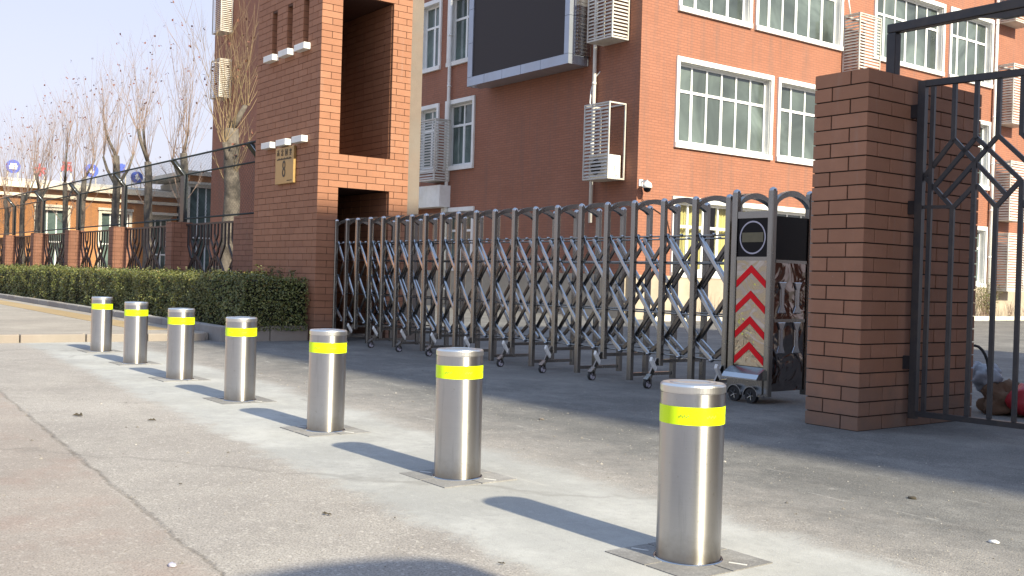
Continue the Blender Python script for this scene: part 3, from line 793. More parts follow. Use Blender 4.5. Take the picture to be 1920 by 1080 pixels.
# side of the head: dark upper panel, polished lower panel with embossed figures
m = MB(); m.box(HX1-.01, HX1+.012, HY0+.035, HY1-.035, 1.13, 1.49); m.build('side_window', M['black_gloss'], hd)
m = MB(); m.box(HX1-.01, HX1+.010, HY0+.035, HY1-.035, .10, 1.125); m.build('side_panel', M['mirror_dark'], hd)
for z0, z1 in ((.60, .68), (1.07, 1.12)):
    m = MB(); m.box(HX1+.0, HX1+.018, HY0+.04, HY1-.04, z0+.05, z0+.075); m.build('side_rail', M['steel'], hd)
for yy in (6.63, 6.82):
    for zz in (.72, .40):
        m = MB(); m.prism([(yy-.05, zz), (yy+.05, zz), (yy+.022, zz+.06), (yy+.022, zz+.19), (yy+.05, zz+.25), (yy-.05, zz+.25), (yy-.022, zz+.19), (yy-.022, zz+.06)], 'x', HX1+.0, HX1+.022)
        bevel(m.build('embossed_figure', M['steel_bright'], hd), .006)
# bent skirt with wheels
m = MB(); pr = [(HY0-.016, .285), (HY0-.10, .235), (HY0-.125, .20), (HY0-.125, .19), (HY0-.05, .19), (HY0-.016, .19)]
m.prism(pr, 'x', HX0+.005, HX1-.005); m.build('skirt', M['steel_bright'], hd)
m = MB(); m.box(HX0+.02, HX1-.02, HY0-.04, HY0+.01, .075, .189); m.build('lower_panel', M['steel'], hd)
for kx in (HX0+.10, HX1-.10):
    m = MB(); n = 12
    for k in range(n):
        a0, a1 = PI*k/n, PI*(k+1)/n
        q = lambda r, a, y: (kx+r*math.cos(a), y, .062+r*math.sin(a))
        for ya, yb in ((HY0-.085, HY0-.03),):
            vs = [q(.068, a0, ya), q(.068, a1, ya), q(.076, a1, ya), q(.076, a0, ya), q(.068, a0, yb), q(.068, a1, yb), q(.076, a1, yb), q(.076, a0, yb)]
            m.add(vs, [(0, 1, 2, 3), (4, 7, 6, 5), (3, 2, 6, 7), (0, 4, 5, 1)])
    m.build('wheel_guard', M['steel_bright'], hd)
    m = MB(); n = 24
    for k in range(n):
        a0, a1 = 2*PI*k/n, 2*PI*(k+1)/n
        q = lambda r, a, y: (kx+r*math.cos(a), y, .062+r*math.sin(a))
        m.add([q(.036, a0, HY0-.08), q(.058, a0, HY0-.08), q(.058, a1, HY0-.08), q(.036, a1, HY0-.08)], [(0, 1, 2, 3)], mi=0)
        m.add([q(.058, a0, HY0-.08), q(.058, a0, HY0-.045), q(.058, a1, HY0-.045), q(.058, a1, HY0-.08)], [(0, 1, 2, 3)], True, mi=0)
        m.add([q(.0, a0, HY0-.070), q(.036, a0, HY0-.078), q(.036, a1, HY0-.078)], [(0, 1, 2)], mi=0)
    for k in range(5):
        a = 2*PI*k/5; m.bar((kx, HY0-.076, .062), (kx+.036*math.cos(a), HY0-.08, .062+.036*math.sin(a)), .005, .009, (0, 1, 0), mi=1)
    m.build('head_wheel', [M['rubber'], M['steel_bright']], hd, recalc=False)
# arches over the head
def head_arch(x):
    m = MB(); D2 = HY1-HY0; n = 14
    for k in range(n):
        t0, t1 = k/n, (k+1)/n
        f = lambda t: 1.60+.10*math.sin(PI*t)**.6
        ya, yb = HY0+.02+(D2-.04)*t0, HY0+.02+(D2-.04)*t1
        v = [(x+sx, y, z+dz) for (y, z) in ((ya, f(t0)), (yb, f(t1))) for dz in (-.045, 0) for sx in (-.022, .022)]
        m.add(v, [(0, 1, 3, 2), (4, 6, 7, 5), (0, 4, 5, 1), (2, 3, 7, 6), (0, 2, 6, 4), (1, 5, 7, 3)])
    m.build('arch', M['steel'], gate)
head_arch(HX0); head_arch(HX1)
m = MB(); m.box(HX0+.01, HX1-.01, HY0+.01, HY1-.01, 1.461, 1.475); m.build('head_top', M['steel'], hd)

# ------------------------------------------------------------------ iron side gate and its lintel
lf = thing('iron_gate_leaf', (-4.0, 6.36, 0), 'black wrought iron gate leaf with crossed diamond bars in front of the brown pillar', 'gate')
dr = Vector((math.cos(R(7.2)), math.sin(R(7.2)), 0)); nn = Vector((-dr.y, dr.x, 0)); H0 = Vector((-4.0, 6.36, 0))
def LP(u, z, d=0): p = H0+dr*u+nn*d; return (p.x, p.y, z)
def lbar(name, u0, z0, u1, z1, w, t, d=0):
    m = MB(); m.bar(LP(u0, z0, d), LP(u1, z1, d), t, w, (0, 0, 1) if abs(u1-u0) > abs(z1-z0)*.2 else tuple(dr))
    return m.build(name, M['black_iron'], lf)
def vbar(name, u, z0, z1, w=.027):
    m = MB(); m.obox(LP(u, (z0+z1)/2), dr*w/2, nn*w/2, Vector((0, 0, (z1-z0)/2))); return m.build(name, M['black_iron'], lf)
UM = 1.72
vbar('stile', 0.0, .07, 2.345, .05); vbar('stile', UM, .07, 2.345, .05)
lbar('rail', .025, 2.325, UM-.025, 2.325, .042, .044); lbar('rail', .025, .105, UM-.025, .105, .036, .044)
s = .143; zT = 1.94; zB = 1.482
vbar('bar', s*.5+.0, .125, 2.302)
def pat(u0, mir):
    g = (lambda u: u0-u) if mir else (lambda u: u0+u)
    for (a, za, b, zb) in ((.215, zT, .027, 1.70), (.36, zT, .09, 1.625), (.50, zT, .158, 1.555), (.223, zB, .372, 1.64),
                           (.215, zT, .57, 1.55), (.027, 1.70, .223, zB),
                           (.36, zT, .645, 1.65), (.372, 1.63, .502, zB)):
        lbar('slanted_bar', g(a), za, g(b), zb, .027, .024, .0 if zb > za else .006)
pat(0, False)
for (a, za, b, zb) in ((.50, zT, .657, 1.783), (.502, zB, .657, 1.655), (.657, 1.783, .79, 1.64), (.645, zT, .86, 1.70), (.86, 1.70, .66, zB)):
    lbar('slanted_bar', a, za, b, zb, .027, .024)
pat(UM, True)
for u in (.215, .36, .50, .645, UM/2, UM-.645, UM-.5, UM-.36, UM-.215): vbar('bar', u, zT-.01, 2.302)
for u in (.223, .36, .502, .655, UM/2, UM-.655, UM-.502, UM-.36, UM-.223): vbar('bar', u, .125, zB+.01)
for u in (.36, UM-.36): vbar('bar', u, zB+.012, 1.775)
for u in (.655, UM-.655): vbar('bar', u, zB+.012, 1.64)
lbar('latch_rail', .025, 1.495, .223, zB+.01, .022, .022)
for z in (.4, 1.45, 2.1):
    m = MB(); m.box(-4.085, -4.02, 6.345, 6.385, z, z+.09); m.build('hinge', M['black_iron'], lf)
ln = thing('iron_lintel', (-4.23, 6.35, 2.376), 'black steel beam rising from the pillar top and running out over the iron gate', 'beam')
m = MB(); m.box(-4.265, -4.195, 6.315, 6.385, 2.376, 2.70); bevel(m.build('upright', M['black_iron'], ln), .006)
m = MB(); m.box(-4.265, -.9, 6.315, 6.385, 2.702, 2.77 if False else 2.765); bevel(m.build('beam', M['black_iron'], ln), .006)
m = MB(); m.prism([(-3.62, 2.70), (-3.45, 2.66), (-1.6, 2.66), (-1.5, 2.70)], 'y', 6.325, 6.375); m.build('gusset', M['black_iron'], ln)
m = MB(); m.box(-.97, -.9, 6.315, 6.385, 0, 2.70); m.build('far_upright', M['black_iron'], ln)

# rubbish behind the iron gate
def blob(name, c_, r, mat, parent, seed, amp=.18, n=20, k=10, flat=0):
    m = MB(); vs = []
    for i in range(k+1):
        th = PI*i/k
        for j_ in range(n):
            ph = 2*PI*j_/n
            d = Vector((math.sin(th)*math.cos(ph), math.sin(th)*math.sin(ph), math.cos(th)))
            a = 1+amp*mn.noise(d*1.8+Vector((seed, 0, 0)))+amp*.6*mn.noise(d*5+Vector((0, seed, 0)))
            z = c_[2]+d.z*r[2]*a
            vs.append((c_[0]+d.x*r[0]*a, c_[1]+d.y*r[1]*a, max(z, flat)))
    m.add(vs, [(i*n+j_, i*n+(j_+1) % n, (i+1)*n+(j_+1) % n, (i+1)*n+j_) for i in range(k) for j_ in range(n)], True)
    return m.build(name, mat, parent)
bx0, by0 = -4.22, 7.78
sk = blob('rubbish_sack', (bx0+.05, by0+.05, .10), (.20, .17, .13), simple('brown_sacking', (.13, .075, .045), .9, var=.3, scale=9, bumps=.01), None, 3, .55, 28, 16, flat=.006)
meta(sk, 'crumpled brown sack lying on the ground behind the iron gate', 'sack')
pb = blob('plastic_bag', (bx0-.06, by0, .28), (.12, .11, .10), simple('grey_plastic', (.30, .33, .38), .35, var=.25, scale=12, bumps=.01), None, 8, .5, 28, 16)
meta(pb, 'stuffed grey plastic bag on top of the brown sack beside the pillar', 'bag')
rb = blob('red_bag', (bx0+.27, by0+.02, .12), (.16, .13, .12), simple('red_plastic', (.35, .02, .03), .4, var=.3, scale=10), None, 12, .3, flat=.006)
meta(rb, 'small red plastic bag beside the brown sack behind the gate', 'bag')
m = MB(); m.tube([(bx0-.22+.24*(.5-.5*math.cos(PI*k/12)), by0-.10, .30+.22*math.sin(PI*k/12)) for k in range(13)], .011, 6)
hp = m.build('hose_loop', M['rubber']); meta(hp, 'black hose hoop arching over the grey plastic bag', 'hose')

# ------------------------------------------------------------------ main building
bld = thing('school_building', (-19, 17.855, 0), 'large red brick school building with white framed windows behind the gate', 'building')
BX, BY = -19.0, 17.855
def FP(face, u, d, z): return (BX+d, u, z) if face == 'X' else (u, BY-d, z)
def fbox(m, face, u0, u1, d0, d1, z0, z1, mi=0):
    if face == 'X': m.box(BX+d0, BX+d1, u0, u1, z0, z1, mi)
    else: m.box(u0, u1, BY-d1, BY-d0, z0, z1, mi)
XW = []   # (face,u0,u1,z0,z1,cols,curtain)
for (u0, u1, c_) in ((19.2, 21.79, 4), (22.16, 25.79, 6), (27.55, 31.17, 6), (31.69, 34.15, 4), (36.9, 40.4, 6), (41, 43.4, 4)):
    XW.append(('X', u0, u1, 8.04, 10.12, c_, 0)); XW.append(('X', u0, u1, 11.54, 13.6, c_, 0))
for (u0, u1, c_) in ((19.2, 22.77, 6), (23.19, 25.79, 4), (27.55, 31.17, 6), (31.69, 34.15, 4), (36.9, 40.4, 6), (41, 43.4, 4)):
    XW.append(('X', u0, u1, 4.55, 6.63, c_, 0)); XW.append(('X', u0, u1, 1.22, 3.04, c_, 1 if u1 < 23 else 0))
YW = []
for (u0, u1) in ((-29.5, -28.4), (-27.78, -26.36)):
    YW += [('Y', u0, u1, 7.70, 9.75, 2, 0), ('Y', u0, u1, 4.40, 6.36, 2, 0)]
YW += [('Y', -27.85, -26.25, 1.25, 2.97, 2, 0)]
LX, TZ = -48.5, 15.2
LY = 62.0
def wall(face, uA, uB, zA, zB, holes, dep=.24):
    us = sorted({uA, uB, *[h[1] for h in holes], *[h[2] for h in holes]}); zs = sorted({zA, zB, *[h[3] for h in holes], *[h[4] for h in holes]})
    m = MB()
    for a, b in zip(us, us[1:]):
        for c_, d in zip(zs, zs[1:]):
            uc, zc = (a+b)/2, (c_+d)/2
            if any(h[1] < uc < h[2] and h[3] < zc < h[4] for h in holes): continue
            m.add([FP(face, a, 0, c_), FP(face, b, 0, c_), FP(face, b, 0, d), FP(face, a, 0, d)], [(0, 1, 2, 3) if face == 'X' else (0, 1, 2, 3)])
    for h in holes:
        _, a, b, c_, d = h[:5]
        for (p, q) in (((a, c_), (b, c_)), ((b, c_), (b, d)), ((b, d), (a, d)), ((a, d), (a, c_))):
            m.add([FP(face, p[0], 0, p[1]), FP(face, q[0], 0, q[1]), FP(face, q[0], -dep, q[1]), FP(face, p[0], -dep, p[1])], [(0, 1, 2, 3)])
    return m
PZ = 1.12
wx = wall('X', BY, LY, PZ, TZ, XW); wx.build('sunlit_wall', M['facade'], bld, recalc=False)
wy = wall('Y', LX, BX, PZ, TZ, YW); wy.build('street_wall', M['facade'], bld, recalc=False)
m = MB(); fbox(m, 'X', BY-.0, LY, -.3, .05, 0, PZ); m.box(LX, BX-.302, BY-.05, BY+.3, 0, PZ); m.build('plinth', M['plinth'], bld)
m = MB(); m.box(LX+.25, BX-.26, BY+.26, LY, TZ-.3, TZ); m.box(LX, LX+.24, BY+.02, LY, 0, TZ); m.box(LX+.24, BX, LY-.3, LY, 0, TZ); m.build('roof_and_rear', M['grey_render'], bld)
m = MB(); m.box(LX+.3, BX-1.9, BY+1.9, BY+2.0, 0, TZ-.4); m.box(BX-2.0, BX-1.9, BY+2.0, LY-.4, 0, TZ-.4); m.build('inner_wall', M['room'], bld)
def window(face, u0, u1, z0, z1, cols, curtain):
    fwid, pr = .13, .055
    m = MB()
    # outer surround, proud of the wall
    fbox(m, face, u0-fwid+.02, u1+fwid-.02, 0, pr+.025, z0-fwid, z0+.0)
    fbox(m, face, u0-fwid+.02, u1+fwid-.02, 0, pr, z1, z1+fwid)
    for a, b in ((u0-fwid+.02, u0), (u1, u1+fwid-.02)): fbox(m, face, a, b, 0, pr, z0+.001, z1-.001)
    w = m.build('window', M['white'], bld)
    # white reveal lining
    m = MB()
    fbox(m, face, u0+.002, u0+.012, -.2, -.001, z0+.002, z1-.002); fbox(m, face, u1-.012, u1-.002, -.2, -.001, z0+.002, z1-.002)
    fbox(m, face, u0+.013, u1-.013, -.2, -.001, z1-.012, z1-.002); fbox(m, face, u0+.013, u1-.013, -.2, -.001, z0+.002, z0+.02)
    m.build('reveal', M['white'], w)
    ua, ub, za, zb = u0+.013, u1-.013, z0+.021, z1-.013
    # plastic frame
    zt = za+(zb-za)*.66; fr = .05; d0, d1 = -.2, -.15
    m = MB()
    fbox(m, face, ua, ub, d0, d1, za, za+fr+.02); fbox(m, face, ua, ub, d0, d1, zb-fr, zb)
    fbox(m, face, ua, ua+fr, d0, d1, za+fr+.021, zb-fr-.001); fbox(m, face, ub-fr, ub, d0, d1, za+fr+.021, zb-fr-.001)
    fbox(m, face, ua+fr+.001, ub-fr-.001, d0+.004, d1+.003, zt-.035, zt+.035)
    edges = [ua+fr+(ub-ua-2*fr)*k/cols for k in range(cols+1)]
    for k in range(1, cols):
        fbox(m, face, edges[k]-.028, edges[k]+.028, d0+.002, d1-.002, zt+.036, zb-fr-.001)
        wide = .045 if k % 2 else .032
        fbox(m, face, edges[k]-wide, edges[k]+wide, d0+.002, d1+(.002 if k % 2 else -.004), za+fr+.021, zt-.036)
    m.build('frame', M['upvc'], w)
    gm = M['clear'] if curtain else (M['glass'] if face == 'X' else M['glass_dark'])
    for k in range(cols):
        for (p, q) in ((za+fr+.01, zt-.025), (zt+.025, zb-fr+.01)):
            a, b = edges[k]+.01, edges[k+1]-.01
            m = MB(); t_ = rnd.uniform(-.003, .003)
            fbox(m, face, a, b, -.182+t_, -.176+t_, p, q); m.build('pane', gm, w)
    if curtain:
        for (a, b) in ((ua+.05, ua+(ub-ua)*.47), (ua+(ub-ua)*.53, ub-.05)):
            m = MB(); n = 90; vs = []
            for i in range(n+1):
                t = i/n; u = a+(b-a)*t; dd = -.36+.035*math.sin(t*PI*26)+.02*math.sin(t*PI*61+1)
                vs += [FP(face, u, dd, za-.05), FP(face, u+.01*math.sin(t*40), dd*.98, zb+.02)]
            m.add(vs, [(2*i, 2*i+2, 2*i+3, 2*i+1) for i in range(n)], True); m.build('curtain', M['curtain'], w, recalc=False)
for h in XW+YW: window(*h)
# entrance canopy on the shaded side
cn = thing('entrance_canopy', (-28.3, 17.5, 3.1), 'white panelled canopy box on the shaded wall just right of the tower', 'canopy')
m = MB(); m.box(-29.098, -28.32, 17.45, BY-.002, 3.12, 3.80); m.build('panel', M['white'], cn)
m = MB(); m.box(-28.31, -27.52, 17.45, BY-.002, 3.12, 3.80); m.build('panel', M['white'], cn)
m = MB(); m.box(-33, -29.10, 16.6, BY-.002, 3.12, 3.80); m.build('side_box', M['cream'], cn)

# air conditioner cages
def cage(face, u0, u1, z0, z1, dep, label, open_side=False, unit=True, near_sign=1, back=.03):
    """front louvres face outwards; the side face nearest the viewer is louvred too"""
    c0 = FP(face, (u0+u1)/2, dep/2, z0)
    t = thing('louvred_cage', c0, label, 'air conditioner cage', 'louvred air conditioner cages on the brick walls')
    m = MB(); w = .035
    def eb(ua, ub, da, db, za, zb): fbox(m, face, ua, ub, da, db, za, zb)
    for a in (u0, u1-w):
        for d in (back, dep-w): eb(a, a+w, d, d+w, z0+.041, z1-w-.001)
    for z in (z1-w,):
        eb(u0, u1, back, back+w, z, z+w); eb(u0, u1, dep-w, dep, z, z+w)
        eb(u0, u0+w, back+w+.001, dep-w-.001, z, z+w); eb(u1-w, u1, back+w+.001, dep-w-.001, z, z+w)
    eb(u0, u1, back, dep, z0, z0+.04)
    m.build('frame', M['louvre'], t)
    n = int((z1-z0-.1)/.085)
    # slat meshes: tilted flats
    L1 = (u1-u0)-2*w-.004
    ms = MB(); 
    if face == 'X': ms.obox((0, 0, 0), (0, L1/2, 0), (.020, 0, -.027), (.003, 0, .002))
    else: ms.obox((0, 0, 0), (L1/2, 0, 0), (0, -.020, -.027), (0, -.003, .002))
    me1 = ms.mesh('slat', M['louvre'])
    L2 = dep-back-2*w-.004
    ms = MB(); sgn = near_sign
    if face == 'X': ms.obox((0, 0, 0), (L2/2, 0, 0), (0, -sgn*.020, -.027), (0, -sgn*.003, .002))
    else: ms.obox((0, 0, 0), (0, L2/2, 0), (sgn*.020, 0, -.027), (sgn*.003, 0, .002))
    me2 = ms.mesh('slat', M['louvre'])
    for k in range(n):
        z = z0+.09+k*(z1-z0-.16)/(n-1)
        place('slat', me1, t, FP(face, (u0+u1)/2, dep-.02, z))
        if not open_side:
            uu = (u0+.02) if face == 'X' else (u1-.02)
            place('slat', me2, t, FP(face, uu, (dep+back)/2, z))
    if unit and open_side:
        q = FP(face, (u0+u1)/2, dep/2, z0+.04)
        a = thing('air_conditioner_unit', q, 'white air conditioner unit inside the open sided cage on the shaded wall', 'air conditioner')
        m = MB(); fbox(m, face, u0+.10, u1-.08, .10, dep-.12, z0+.041, z0+.62); bevel(m.build('casing', M['white'], a), .012)
        m = MB(); n = 20
        uu = (u0+u1)/2-.1
        vs = [FP(face, uu+.2*math.cos(2*PI*k/n), dep-.112, z0+.33+.2*math.sin(2*PI*k/n)) for k in range(n)]+[FP(face, uu+.2*math.cos(2*PI*k/n), dep-.12, z0+.33+.2*math.sin(2*PI*k/n)) for k in range(n)]
        m.add(vs, [tuple(range(n))]+[(k, (k+1) % n, (k+1) % n+n, k+n) for k in range(n)]); m.build('fan_grille', M['rubber'], a)
        if open_side:
            m = MB(); 
            p0 = FP(face, u1-.08, .3, z0+.35)
            m.tube([p0, (p0[0]+.06, p0[1], p0[2]-.05), (p0[0]+.09, p0[1]+.05, p0[2]-.2), (p0[0]+.03, p0[1]+.02, z0+.07)], .012, 6); m.build('hose', M['white'], a)
    return t
cage('Y', -20.41, -19.44, 3.50, 5.43, .6, 'open sided louvred cage on the shaded wall, showing a white unit', open_side=True)
cage('Y', -20.39, -19.43, 7.02, 8.95, .6, 'louvred cage directly right of the dark screen')
cage('Y', -28.5, -27.56, 3.93, 5.87, .6, 'louvred cage low on the shaded wall beside the tower')
cage('Y', -29.4, -28.5, 7.25-.0, 9.2, .6, 'louvred cage mostly hidden behind the tower edge') if False else None
cage('Y', -47.3, -46.2, 8.85, 10.6, .6, 'lower louvred cage at the far left end of the building, behind the bare branches')
cage('Y', -47.3, -46.2, 11.85, 13.8, .6, 'upper louvred cage at the far left end, against the sky')
cage('X', 25.93, 26.98, 6.95, 8.97, .6, 'louvred cage on the sunlit wall directly above the brown pillar')
for zz, lb in ((10.2, 'topmost louvred cage at the right picture edge above the black beam'), (6.72, 'louvred cage right of the white drainpipe, above the black gate rail'),
               (3.40, 'louvred cage seen through the diamond bars of the iron gate'), (.98, 'lowest louvred cage, near the ground seen through the iron gate')):
    cage('X', 34.62, 35.75, zz, zz+(2.05 if zz > 1 else 2.0), .6, lb)

# drainpipes
def pipe(name, face, u, z0, z1, r, label, grp='white drainpipes'):
    p = FP(face, u, .10, z0)
    t = thing(name, p, label, 'drainpipe', grp)
    m = MB(); m.tube([FP(face, u, .10, z0), FP(face, u, .10, z1)], r, 10); m.build('tube', M['white'], t)
    z = z0+.4
    while z < z1:
        m = MB(); m.tube([FP(face, u, .10, z), FP(face, u, .10, z+.07)], r+.008, 10); m.tube([FP(face, u, .0, z+.03), FP(face, u, .1, z+.03)], .012, 6); m.build('bracket', M['white'], t); z += 1.6
pipe('drainpipe', 'Y', -20.63, 2.45, 14.5, .05, 'white drainpipe running behind the two louvred cages near the building corner')
pipe('drainpipe', 'Y', -27.62, .1, 14.5, .055, 'white drainpipe down the shaded wall left of the dark screen')
pipe('drainpipe', 'X', 34.36, .1, 14.8, .055, 'white drainpipe on the sunlit wall seen above and through the iron gate')
m = MB(); m.tube([(-20.48, BY-.3, 5.43), (-20.6, BY-.25, 5.55), (-20.75, BY-.1, 5.9), (-20.68, BY-.04, 6.25), (-20.5, BY+.02, 6.42)], .016, 6)
o = m.build('refrigerant_pipe', M['white']); meta(o, 'thin white hose curling out of the wall above the open sided cage', 'hose')
m = MB(); m.tube([(BX+.25, 25.95, 8.97), (BX+.2, 25.9, 9.4), (BX+.02, 26.0, 9.7)], .02, 6)
o = m.build('refrigerant_pipe', M['white']); meta(o, 'thin pale hose above the cage over the brown pillar', 'hose')

# display screen
sc_ = thing('display_screen', (-23.2, 17.4, 6.5), 'large dark outdoor display screen in a grey aluminium frame on the brick wall', 'screen')
m = MB(); m.box(-25.38, -21.12, 17.13, 17.3, 6.83, 10.7); m.build('screen_face', M['screen'], sc_)
xs_ = [-25.63, -24.75, -23.87, -22.99, -22.11, -20.92]
for a, b in zip(xs_, xs_[1:]):
    m = MB(); m.box(a+.006, b-.006, 17.10, 17.62, 6.57, 6.825); m.build('frame_panel', M['alum'], sc_)
for z in (6.83, 7.83, 8.83, 9.83):
    m = MB(); m.box(-25.624, -25.385, 17.10, 17.62, z+.004, z+.994); m.build('frame_panel', M['alum'], sc_)
    m = MB(); m.box(-21.115, -20.926, 17.10, 17.30, z+.004, z+.994); m.build('frame_panel', M['alum'], sc_)
    m = MB(); m.box(-21.115, -20.90, 17.305, BY-.004, z+.004, z+.994)
    for k in range(9): m.box(-20.899, -20.885, 17.36, BY-.06, z+.06+k*.105, z+.11+k*.105)
    m.build('ribbed_side_panel', M['alum_side'], sc_)
m = MB(); m.box(-25.5, -21.0, 17.63, BY-.004, 6.60, 10.7); m.build('housing', M['alum'], sc_)
m = MB(); m.box(-25.62, -20.93, 17.10, 17.62, 10.83, 11.1); m.build('frame_panel', M['alum'], sc_)

# dome camera on the corner
dc = thing('dome_camera', (-18.9, 17.99, 3.2), 'white dome security camera at the sunlit corner of the building', 'camera')
m = MB(); m.box(BX+.0, BX+.04, 17.90, 18.02, 3.33, 3.50); m.box(BX+.04, BX+.26, 17.94, 17.98, 3.42, 3.47); m.build('bracket', M['white'], dc)
m = MB(); m.lathe([(.0, .16), (.05, .15), (.10, .11), (.12, .05), (.12, 0), (.10, -.01)], (BX+.26, 17.96, 3.28), 20); m.build('housing', M['white'], dc)
m = MB(); m.lathe([(.098, 0), (.09, -.05), (.06, -.09), (.0, -.11)], (BX+.26, 17.96, 3.27), 20); m.build('dome', M['black_gloss'], dc)
m = MB(); m.tube([(BX+.02, 18.0, 3.4), (BX+.03, 18.02, 3.0), (BX+.02, 18.3, 2.85), (BX+.02, 18.9, 2.6), (BX+.02, 19.05, 2.2)], .01, 5); m.build('cable', M['rubber'], dc)
# planting bed along the sunlit wall
m = MB(); m.box(BX+.055, BX+.75, BY+.3, LY, -.05, .10); m.build('wall_bed', simple('bed_soil', (.24, .18, .12), 1, var=.3, scale=6, bumps=.02))['kind'] = 'structure'
kb = thing('bed_kerb', (BX+.8, 20, 0), 'pale kerb along the planting bed under the sunlit wall', 'kerb')
for i in range(28):
    m = MB(); y0 = BY-.2+i*1.5
    m.box(BX+.755, BX+.88, y0+.006, y0+1.494, -.05, .14); m.build('kerb_stone', M['cream'], kb)
def tuft(name, c_, w, h, n, mat, label, cat, leafy=False, seed=0, group=None):
    rr_ = random.Random(seed); t = thing(name, c_, label, cat, group)
    m = MB(); lv = MB()
    for i in range(n):
        a = rr_.uniform(0, 2*PI); l = rr_.uniform(.5, 1)*h; s_ = rr_.uniform(0, w)
        p0 = Vector(c_)+Vector((rr_.uniform(-.08, .08), rr_.uniform(-w, w)*.4, 0)); p2 = p0+Vector((math.cos(a)*s_*.6, math.sin(a)*s_, l)); p1 = (p0+p2)/2+Vector((0, 0, .1*l))
        m.tube([p0, p1, p2], [.007, .005, .002], 3, False)
        if leafy:
            for k in range(26):
                q = p0.lerp(p2, rr_.uniform(.25, 1.05))+Vector((rr_.gauss(0, .05), rr_.gauss(0, .06), rr_.gauss(0, .05)))
                e1 = Vector((rr_.gauss(0, 1), rr_.gauss(0, 1), rr_.gauss(0, 1))).normalized()*.022; e2 = e1.cross(Vector((rr_.gauss(0, 1), rr_.gauss(0, 1), 1))).normalized()*.013
                lv.add([q-e1, q+e2, q+e1, q-e2], [(0, 1, 2, 3)])
    m.build('twigs', M['twig'], t)
    if leafy: o = lv.build('foliage', M['leaf'], t, recalc=False); o['kind'] = 'stuff'
    return t
tuft('evergreen_shrub', (BX+.5, 33.5, .1), .75, 1.25, 60, None, 'green evergreen shrub by the wall seen behind the iron gate', 'shrub', True, 5)
for i, (y, lbl) in enumerate(((20.2, 'leafless twiggy shrub under the left end of the curtained window'), (21.25, 'leafless twiggy shrub under the middle of the curtained window'),
                              (22.3, 'leafless twiggy shrub seen just left of the gate head'), (35.2, 'bare shrub by the wall just right of the evergreen, seen through the iron gate'),
                              (36.4, 'bare shrub under the lowest louvred cage, seen through the iron gate'), (37.8, 'bare shrub nearest the right picture edge, seen through the iron gate'))):
    tuft('dry_shrub', (BX+.42, y, .1), .5, .62, 26, None, lbl, 'shrub', False, 20+i, 'bare shrubs in the wall bed')

# ------------------------------------------------------------------ hedge
hg = thing('clipped_hedge', (-20, 5.8, 0), 'long low clipped evergreen hedge beside the pavement, ending at the tower', 'hedge')
HXA, HXB = -60.0, -13.12
def hd_off(x, y, z): return mn.noise(Vector((x*1.7, y*1.7, z*2.2)))*.06+mn.noise(Vector((x*5, y*5, z*5)))*.035
def hy0(x): return 5.30+.05*mn.noise(Vector((x*.8, 0, 0)))
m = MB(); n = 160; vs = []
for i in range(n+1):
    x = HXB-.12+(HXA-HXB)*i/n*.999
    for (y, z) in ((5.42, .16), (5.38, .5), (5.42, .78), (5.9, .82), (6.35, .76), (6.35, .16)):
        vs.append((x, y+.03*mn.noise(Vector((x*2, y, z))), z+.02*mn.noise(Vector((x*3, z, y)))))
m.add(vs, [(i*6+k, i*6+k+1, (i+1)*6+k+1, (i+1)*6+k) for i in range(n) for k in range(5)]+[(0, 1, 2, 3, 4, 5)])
m.build('dark_core', M['hedge_core'], hg, recalc=False)  # solid near-black filler, painting the shade inside the foliage
lv = MB()
def leaf(q, nrm, s_):
    a = Vector((rnd.gauss(0, 1), rnd.gauss(0, 1), rnd.gauss(0, 1))).normalized()
    nrm = (nrm+a*.9).normalized(); e1 = nrm.cross(Vector((rnd.gauss(0, 1), rnd.gauss(0, 1), rnd.gauss(0, 1)))).normalized(); e2 = nrm.cross(e1)
    lv.add([q-e1*s_, q+e2*s_*.55+nrm*s_*.15, q+e1*s_, q-e2*s_*.55+nrm*s_*.15], [(0, 1, 2, 3)])
def scatter(xa, xb, cnt, s_):
    for i in range(cnt):
        x = rnd.uniform(xa, xb); t = rnd.random()
        if t < .60:  # street face
            z = .14+.73*rnd.random(); y = 5.30; nr = Vector((0, -1, .2))
        elif t < .92: y = rnd.uniform(5.3, 6.3); z = .855; nr = Vector((0, 0, 1))
        else:
            if xb < -16: continue
            x = HXB; y = rnd.uniform(5.3, 6.22); z = .14+.73*rnd.random(); nr = Vector((1, 0, 0))
        o_ = hd_off(x, y, z)*1.5+rnd.gauss(0, .018)-abs(rnd.gauss(0, .02))
        top = .03*mn.noise(Vector((x*.6, 9, 0)))
        q = Vector((x, y, z+top))+nr*o_
        if z < .4 and t < .6 and rnd.random() < .25: continue
        leaf(q, nr, s_*rnd.uniform(.7, 1.25))
scatter(-19, HXB, 34000, .017); scatter(-28, -19, 26000, .021); scatter(-60, -28, 30000, .032)
for i in range(160):                # shoots standing out of the top
    x = rnd.uniform(-30, -13.4); y = rnd.uniform(5.4, 6.1); h = rnd.uniform(.04, .12)
    for k in range(5): leaf(Vector((x+rnd.gauss(0, .01), y+rnd.gauss(0, .01), .87+h*k/5)), Vector((0, 0, 1)), .018)
for x in (-14.05, -13.75, -13.35, -14.5):
    h = rnd.uniform(.10, .2)
    for k in range(60): leaf(Vector((x+rnd.gauss(0, .03), 6.1+rnd.gauss(0, .03), .84+h*rnd.random())), Vector((0, 0, 1)), .018)
o = lv.build('foliage', M['leaf'], hg, recalc=False); o['kind'] = 'stuff'

